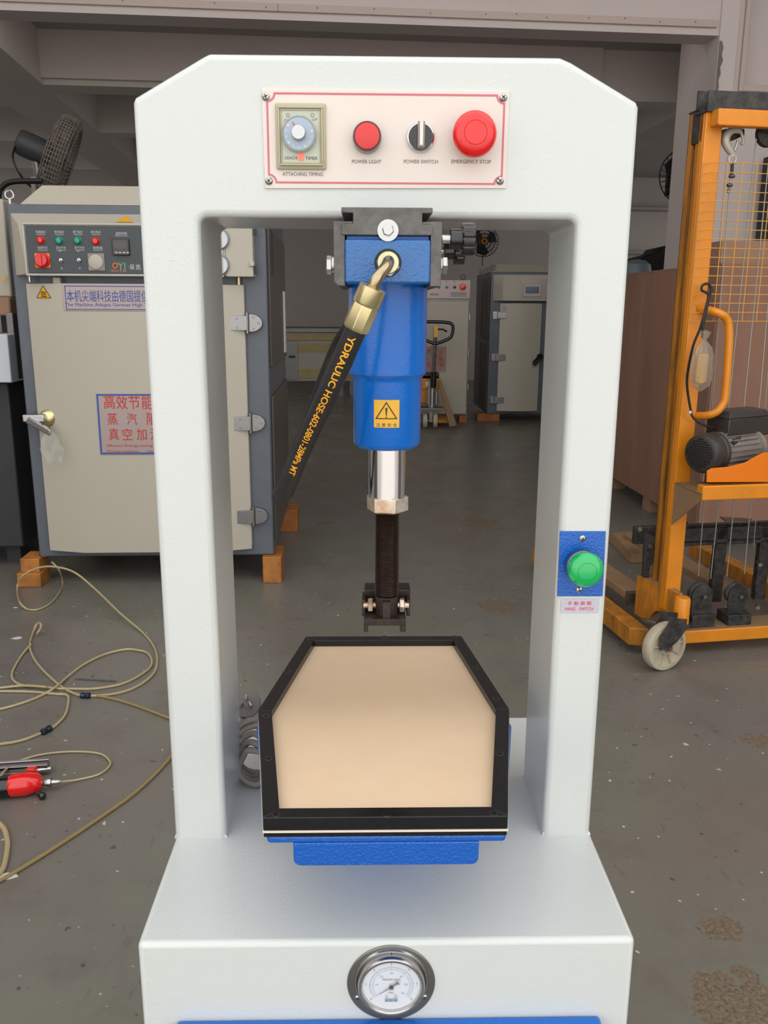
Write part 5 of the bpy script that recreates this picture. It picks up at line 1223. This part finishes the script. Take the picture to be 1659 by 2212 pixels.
# leg box with a round arch cut into its outer face
q0, q1 = LF.z(1378, 1242, .30), LF.z(1470, 1290, .285)
dl = (Vector((q1.x, q1.y))-Vector((q0.x, q0.y))); ln = dl.length; an = atan2(dl.y, dl.x)
lb = [(0, .12), (ln*.32, .105)]+[(ln*.60+ln*.24*cos(t_), .10+.085*sin(t_)) for t_ in [pi-pi*i/10 for i in range(11)]]+[(ln, .15), (ln, .30), (0, .30)]
o = part('caster_box', MB().prism(lb, 'y', 0, .085), lift_dusty, lift, .003)
for v_ in o.data.vertices: v_.co.y *= 1-.85*max(0, v_.co.x)/ln
o.location = (q0.x, q0.y, 0); o.rotation_euler = (0, 0, an)
o = part('caster_box_face', MB().prism(lb, 'y', -.004, 0), lift_worn, lift, .001); o.location = (q0.x, q0.y, 0); o.rotation_euler = (0, 0, an)
sp = LF.z(1475, 1290, .29)
part('swivel_tube', MB().lathe([(.030, 0), (.0325, .002), (.0325, .105), (.028, .112), (0, .114)], (sp.x, sp.y, .178), (0, 0, 1), 28), lift_yellow, lift)
cst = node('caster', lift)
ca = LF.z(1430, 1445, 0); cR = .090; wc_ = Vector((ca.x, ca.y+.0, cR)); wa = Vector((.28, -1, 0)).normalized()
cR = (LF.y(1430, 1345, ca.y).z)/2
wc_.z = cR
part('wheel', MB().lathe([(cR*.60, -.024), (cR*.80, -.024), (cR*.95, -.022), (cR, -.014), (cR, .014), (cR*.95, .022), (cR*.80, .024), (cR*.78, .012), (cR*.34, .012), (cR*.32, .020), (cR*.20, .022), (cR*.18, .014), (0, .014)], wc_, wa, 48), nylon, cst)
for i in range(9):
    a_ = 2*pi*i/9; e = Vector((0, 0, 1))*cos(a_)+wa.cross(Vector((0, 0, 1)))*sin(a_); f_ = wa.cross(e)*.0022
    q_ = [wc_+wa*.010+e*cR*.3+f_, wc_+wa*.010+e*cR*.8+f_, wc_+wa*.010+e*cR*.8-f_, wc_+wa*.010+e*cR*.3-f_]
    part('spoke', MB().hexa(q_, [p_+wa*.010 for p_ in q_]), nylon, cst)
part('axle', MB().cyl(wc_-wa*.035, wc_+wa*.038, .012, 12), mat('rusty_bolt', (120, 74, 60), .6), cst)
sw_ = Vector((sp.x, sp.y, 0)); tdir = wa.cross(Vector((0, 0, 1)))
tv = sw_-wc_; tv.z = 0; tvx = tv.dot(tdir)
fpy = wc_.y-.040
fpp = [l(*q_, fpy) for q_ in ((1447, 1334), (1484, 1337), (1480, 1362), (1463, 1385), (1441, 1404), (1424, 1404), (1427, 1372), (1438, 1356))]
part('fork_plate', MB().prism([(p_.x, p_.z) for p_ in fpp], 'y', fpy-.004, fpy), lift_black, cst, .001)
part('fork_plate', MB().prism([(p_.x, p_.z) for p_ in fpp], 'y', fpy+.072, fpy+.076), lift_black, cst, .001)
part('swivel_plate', MB().cyl((sp.x, sp.y, .163), (sp.x, sp.y, .179), .042, 24), lift_black, cst)
bkp = LF.z(1392, 1340, .160)
part('brake_pedal', MB().hexa([Vector((sp.x, sp.y, .150))+wa*.03, Vector((sp.x, sp.y, .150))-wa*.03, Vector((bkp.x, bkp.y, .150))-wa*.022, Vector((bkp.x, bkp.y, .150))+wa*.022], [Vector((sp.x, sp.y, .162))+wa*.03, Vector((sp.x, sp.y, .162))-wa*.03, Vector((bkp.x, bkp.y, .168))-wa*.022, Vector((bkp.x, bkp.y, .168))+wa*.022]), dull_steel, cst, .003)
# second caster at the far corner beyond the frame
for (x, y) in ((Wd+.16, -.02), (Wd+.15, 1.15), (-.21, 1.15)):
    part('rear_wheel', MB().lathe([(.02, -.02), (.055, -.02), (.060, -.012), (.060, .012), (.055, .02), (.02, .02)], (x, y, .060), (1, 0, 0), 24), nylon, lift)
# lower pulleys
for px in (1510, 1588):
    p = l(px, 1282, .05)
    part('pulley_block', MB().prism([(p.x-.048, p.z-.085), (p.x-.048, p.z)]+[(p.x+.048*cos(t_), p.z+.048*sin(t_)) for t_ in [pi-pi*i/12 for i in range(13)]]+[(p.x+.048, p.z-.085)], 'y', .02, .026), lift_black, lift, .001)
    part('pulley', MB().lathe([(.044, 0), (.048, .002), (.041, .010), (.041, .014), (.048, .022), (.044, .024)], (p.x-.008, .030, p.z+.008), (0, 1, 0), 32), lift_black, lift)
    part('pulley_bolt', MB().cyl((p.x+.004, .02, p.z-.002), (p.x+.004, .006, p.z-.002), .009, 6), dull_steel, lift)
    part('pulley_foot', MB().box(p.x-.055, p.x+.055, -.005, .09, .114, p.z-.08), lift_black, lift, .002)
# fork carriage (black) behind the mast and the dusty forks
cg_ = node('fork_carriage', lift)
cyb = .17
z_a, z_b = l(1600, 1140, cyb).z, l(1600, 1165, cyb).z
part('carriage_bar', MB().box(l(1373, 1140, .30).x, Wd+.1, .30, .33, l(1400, 1175, .30).z, l(1400, 1138, .30).z), lift_black, cg_, .003)
part('carriage_bar', MB().box(-.03, Wd, cyb, cyb+.02, z_b, z_a), lift_black, cg_, .003)
part('carriage_bar', MB().box(-.03, Wd, cyb, cyb+.03, l(1600, 1168, cyb).z-.015, l(1600, 1168, cyb).z), lift_black, cg_, .003)
ep = [l(1390, 1148, cyb), l(1425, 1165, cyb), l(1427, 1195, cyb), l(1400, 1222, cyb), l(1397, 1245, cyb), l(1385, 1243, cyb)]
part('end_plate', MB().prism([(p_.x, p_.z) for p_ in ep], 'y', cyb-.02, cyb), lift_black, cg_, .002)
for q in ((1403, 1180), (1380, 1142)): p = l(*q, cyb-.02); part('carriage_bolt', hexn(MB(), p, (0, -1, 0), .012, .014), dull_steel, cg_)
part('roller', MB().cyl((l(1437, 1180, .12).x-.02, .14, l(1437, 1180, .12).z), (l(1437, 1180, .12).x+.03, .14, l(1437, 1180, .12).z), .030, 20), lift_black, cg_)
for px in (1560, 1655): p = l(px, 1200, cyb); part('carriage_upright', MB().box(p.x-.035, p.x+.02, cyb, cyb+.03, .16, z_a), lift_black, cg_, .002)
p = l(1637, 1213, cyb); part('carriage_bolt', MB().cyl((p.x, cyb, p.z), (p.x-.02, cyb-.05, p.z), .009, 10), dull_steel, cg_)
p = l(1635, 1306, .05); part('carriage_bolt', MB().cyl((p.x, .05, p.z), (p.x-.02, .01, p.z), .009, 10), dull_steel, cg_)
part('tool_tray', MB().hexa([l(1555, 1118, .14), l(1625, 1122, .14), l(1618, 1128, .08), l(1568, 1128, .08)], [l(1555, 1116, .14), l(1625, 1120, .14), l(1618, 1126, .08), l(1568, 1126, .08)]), dull_steel, cg_)
for x0 in (-.12, .35): part('fork', MB().hexa([(x0, .34, .14), (x0+.11, .34, .14), (x0+.11, 1.35, .14), (x0, 1.35, .14)], [(x0, .34, .18), (x0+.11, .34, .18), (x0+.11, 1.35, .165), (x0, 1.35, .165)]), lift_dusty, cg_, .004)
f0, f1 = LF.z(1310, 1250, .06), LF.z(1370, 1300, .06)
part('side_rail', MB().box(f1.x-.055, f1.x+.03, .22, 1.2, .10, .14), lift_dusty, lift, .003)
o = part('rail_stub', MB().box(l(1355, 1290, .28).x, l(1375, 1290, .28).x, .26, .30, .13, .19), dull_steel, lift)
o = part('concrete_slab', MB().prism([(0, 0), (.16, 0), (.19, .05), (.17, .06), (.02, .055)], 'y', 0, .5), lift_dusty, None, .006)
p = atz(1372, 1230); o.location = (p.x, p.y+.12, 0.0); tag(o, 'pale dusty slab on the floor left of the lift forks', 'slab')
print('built', len(bpy.data.objects))
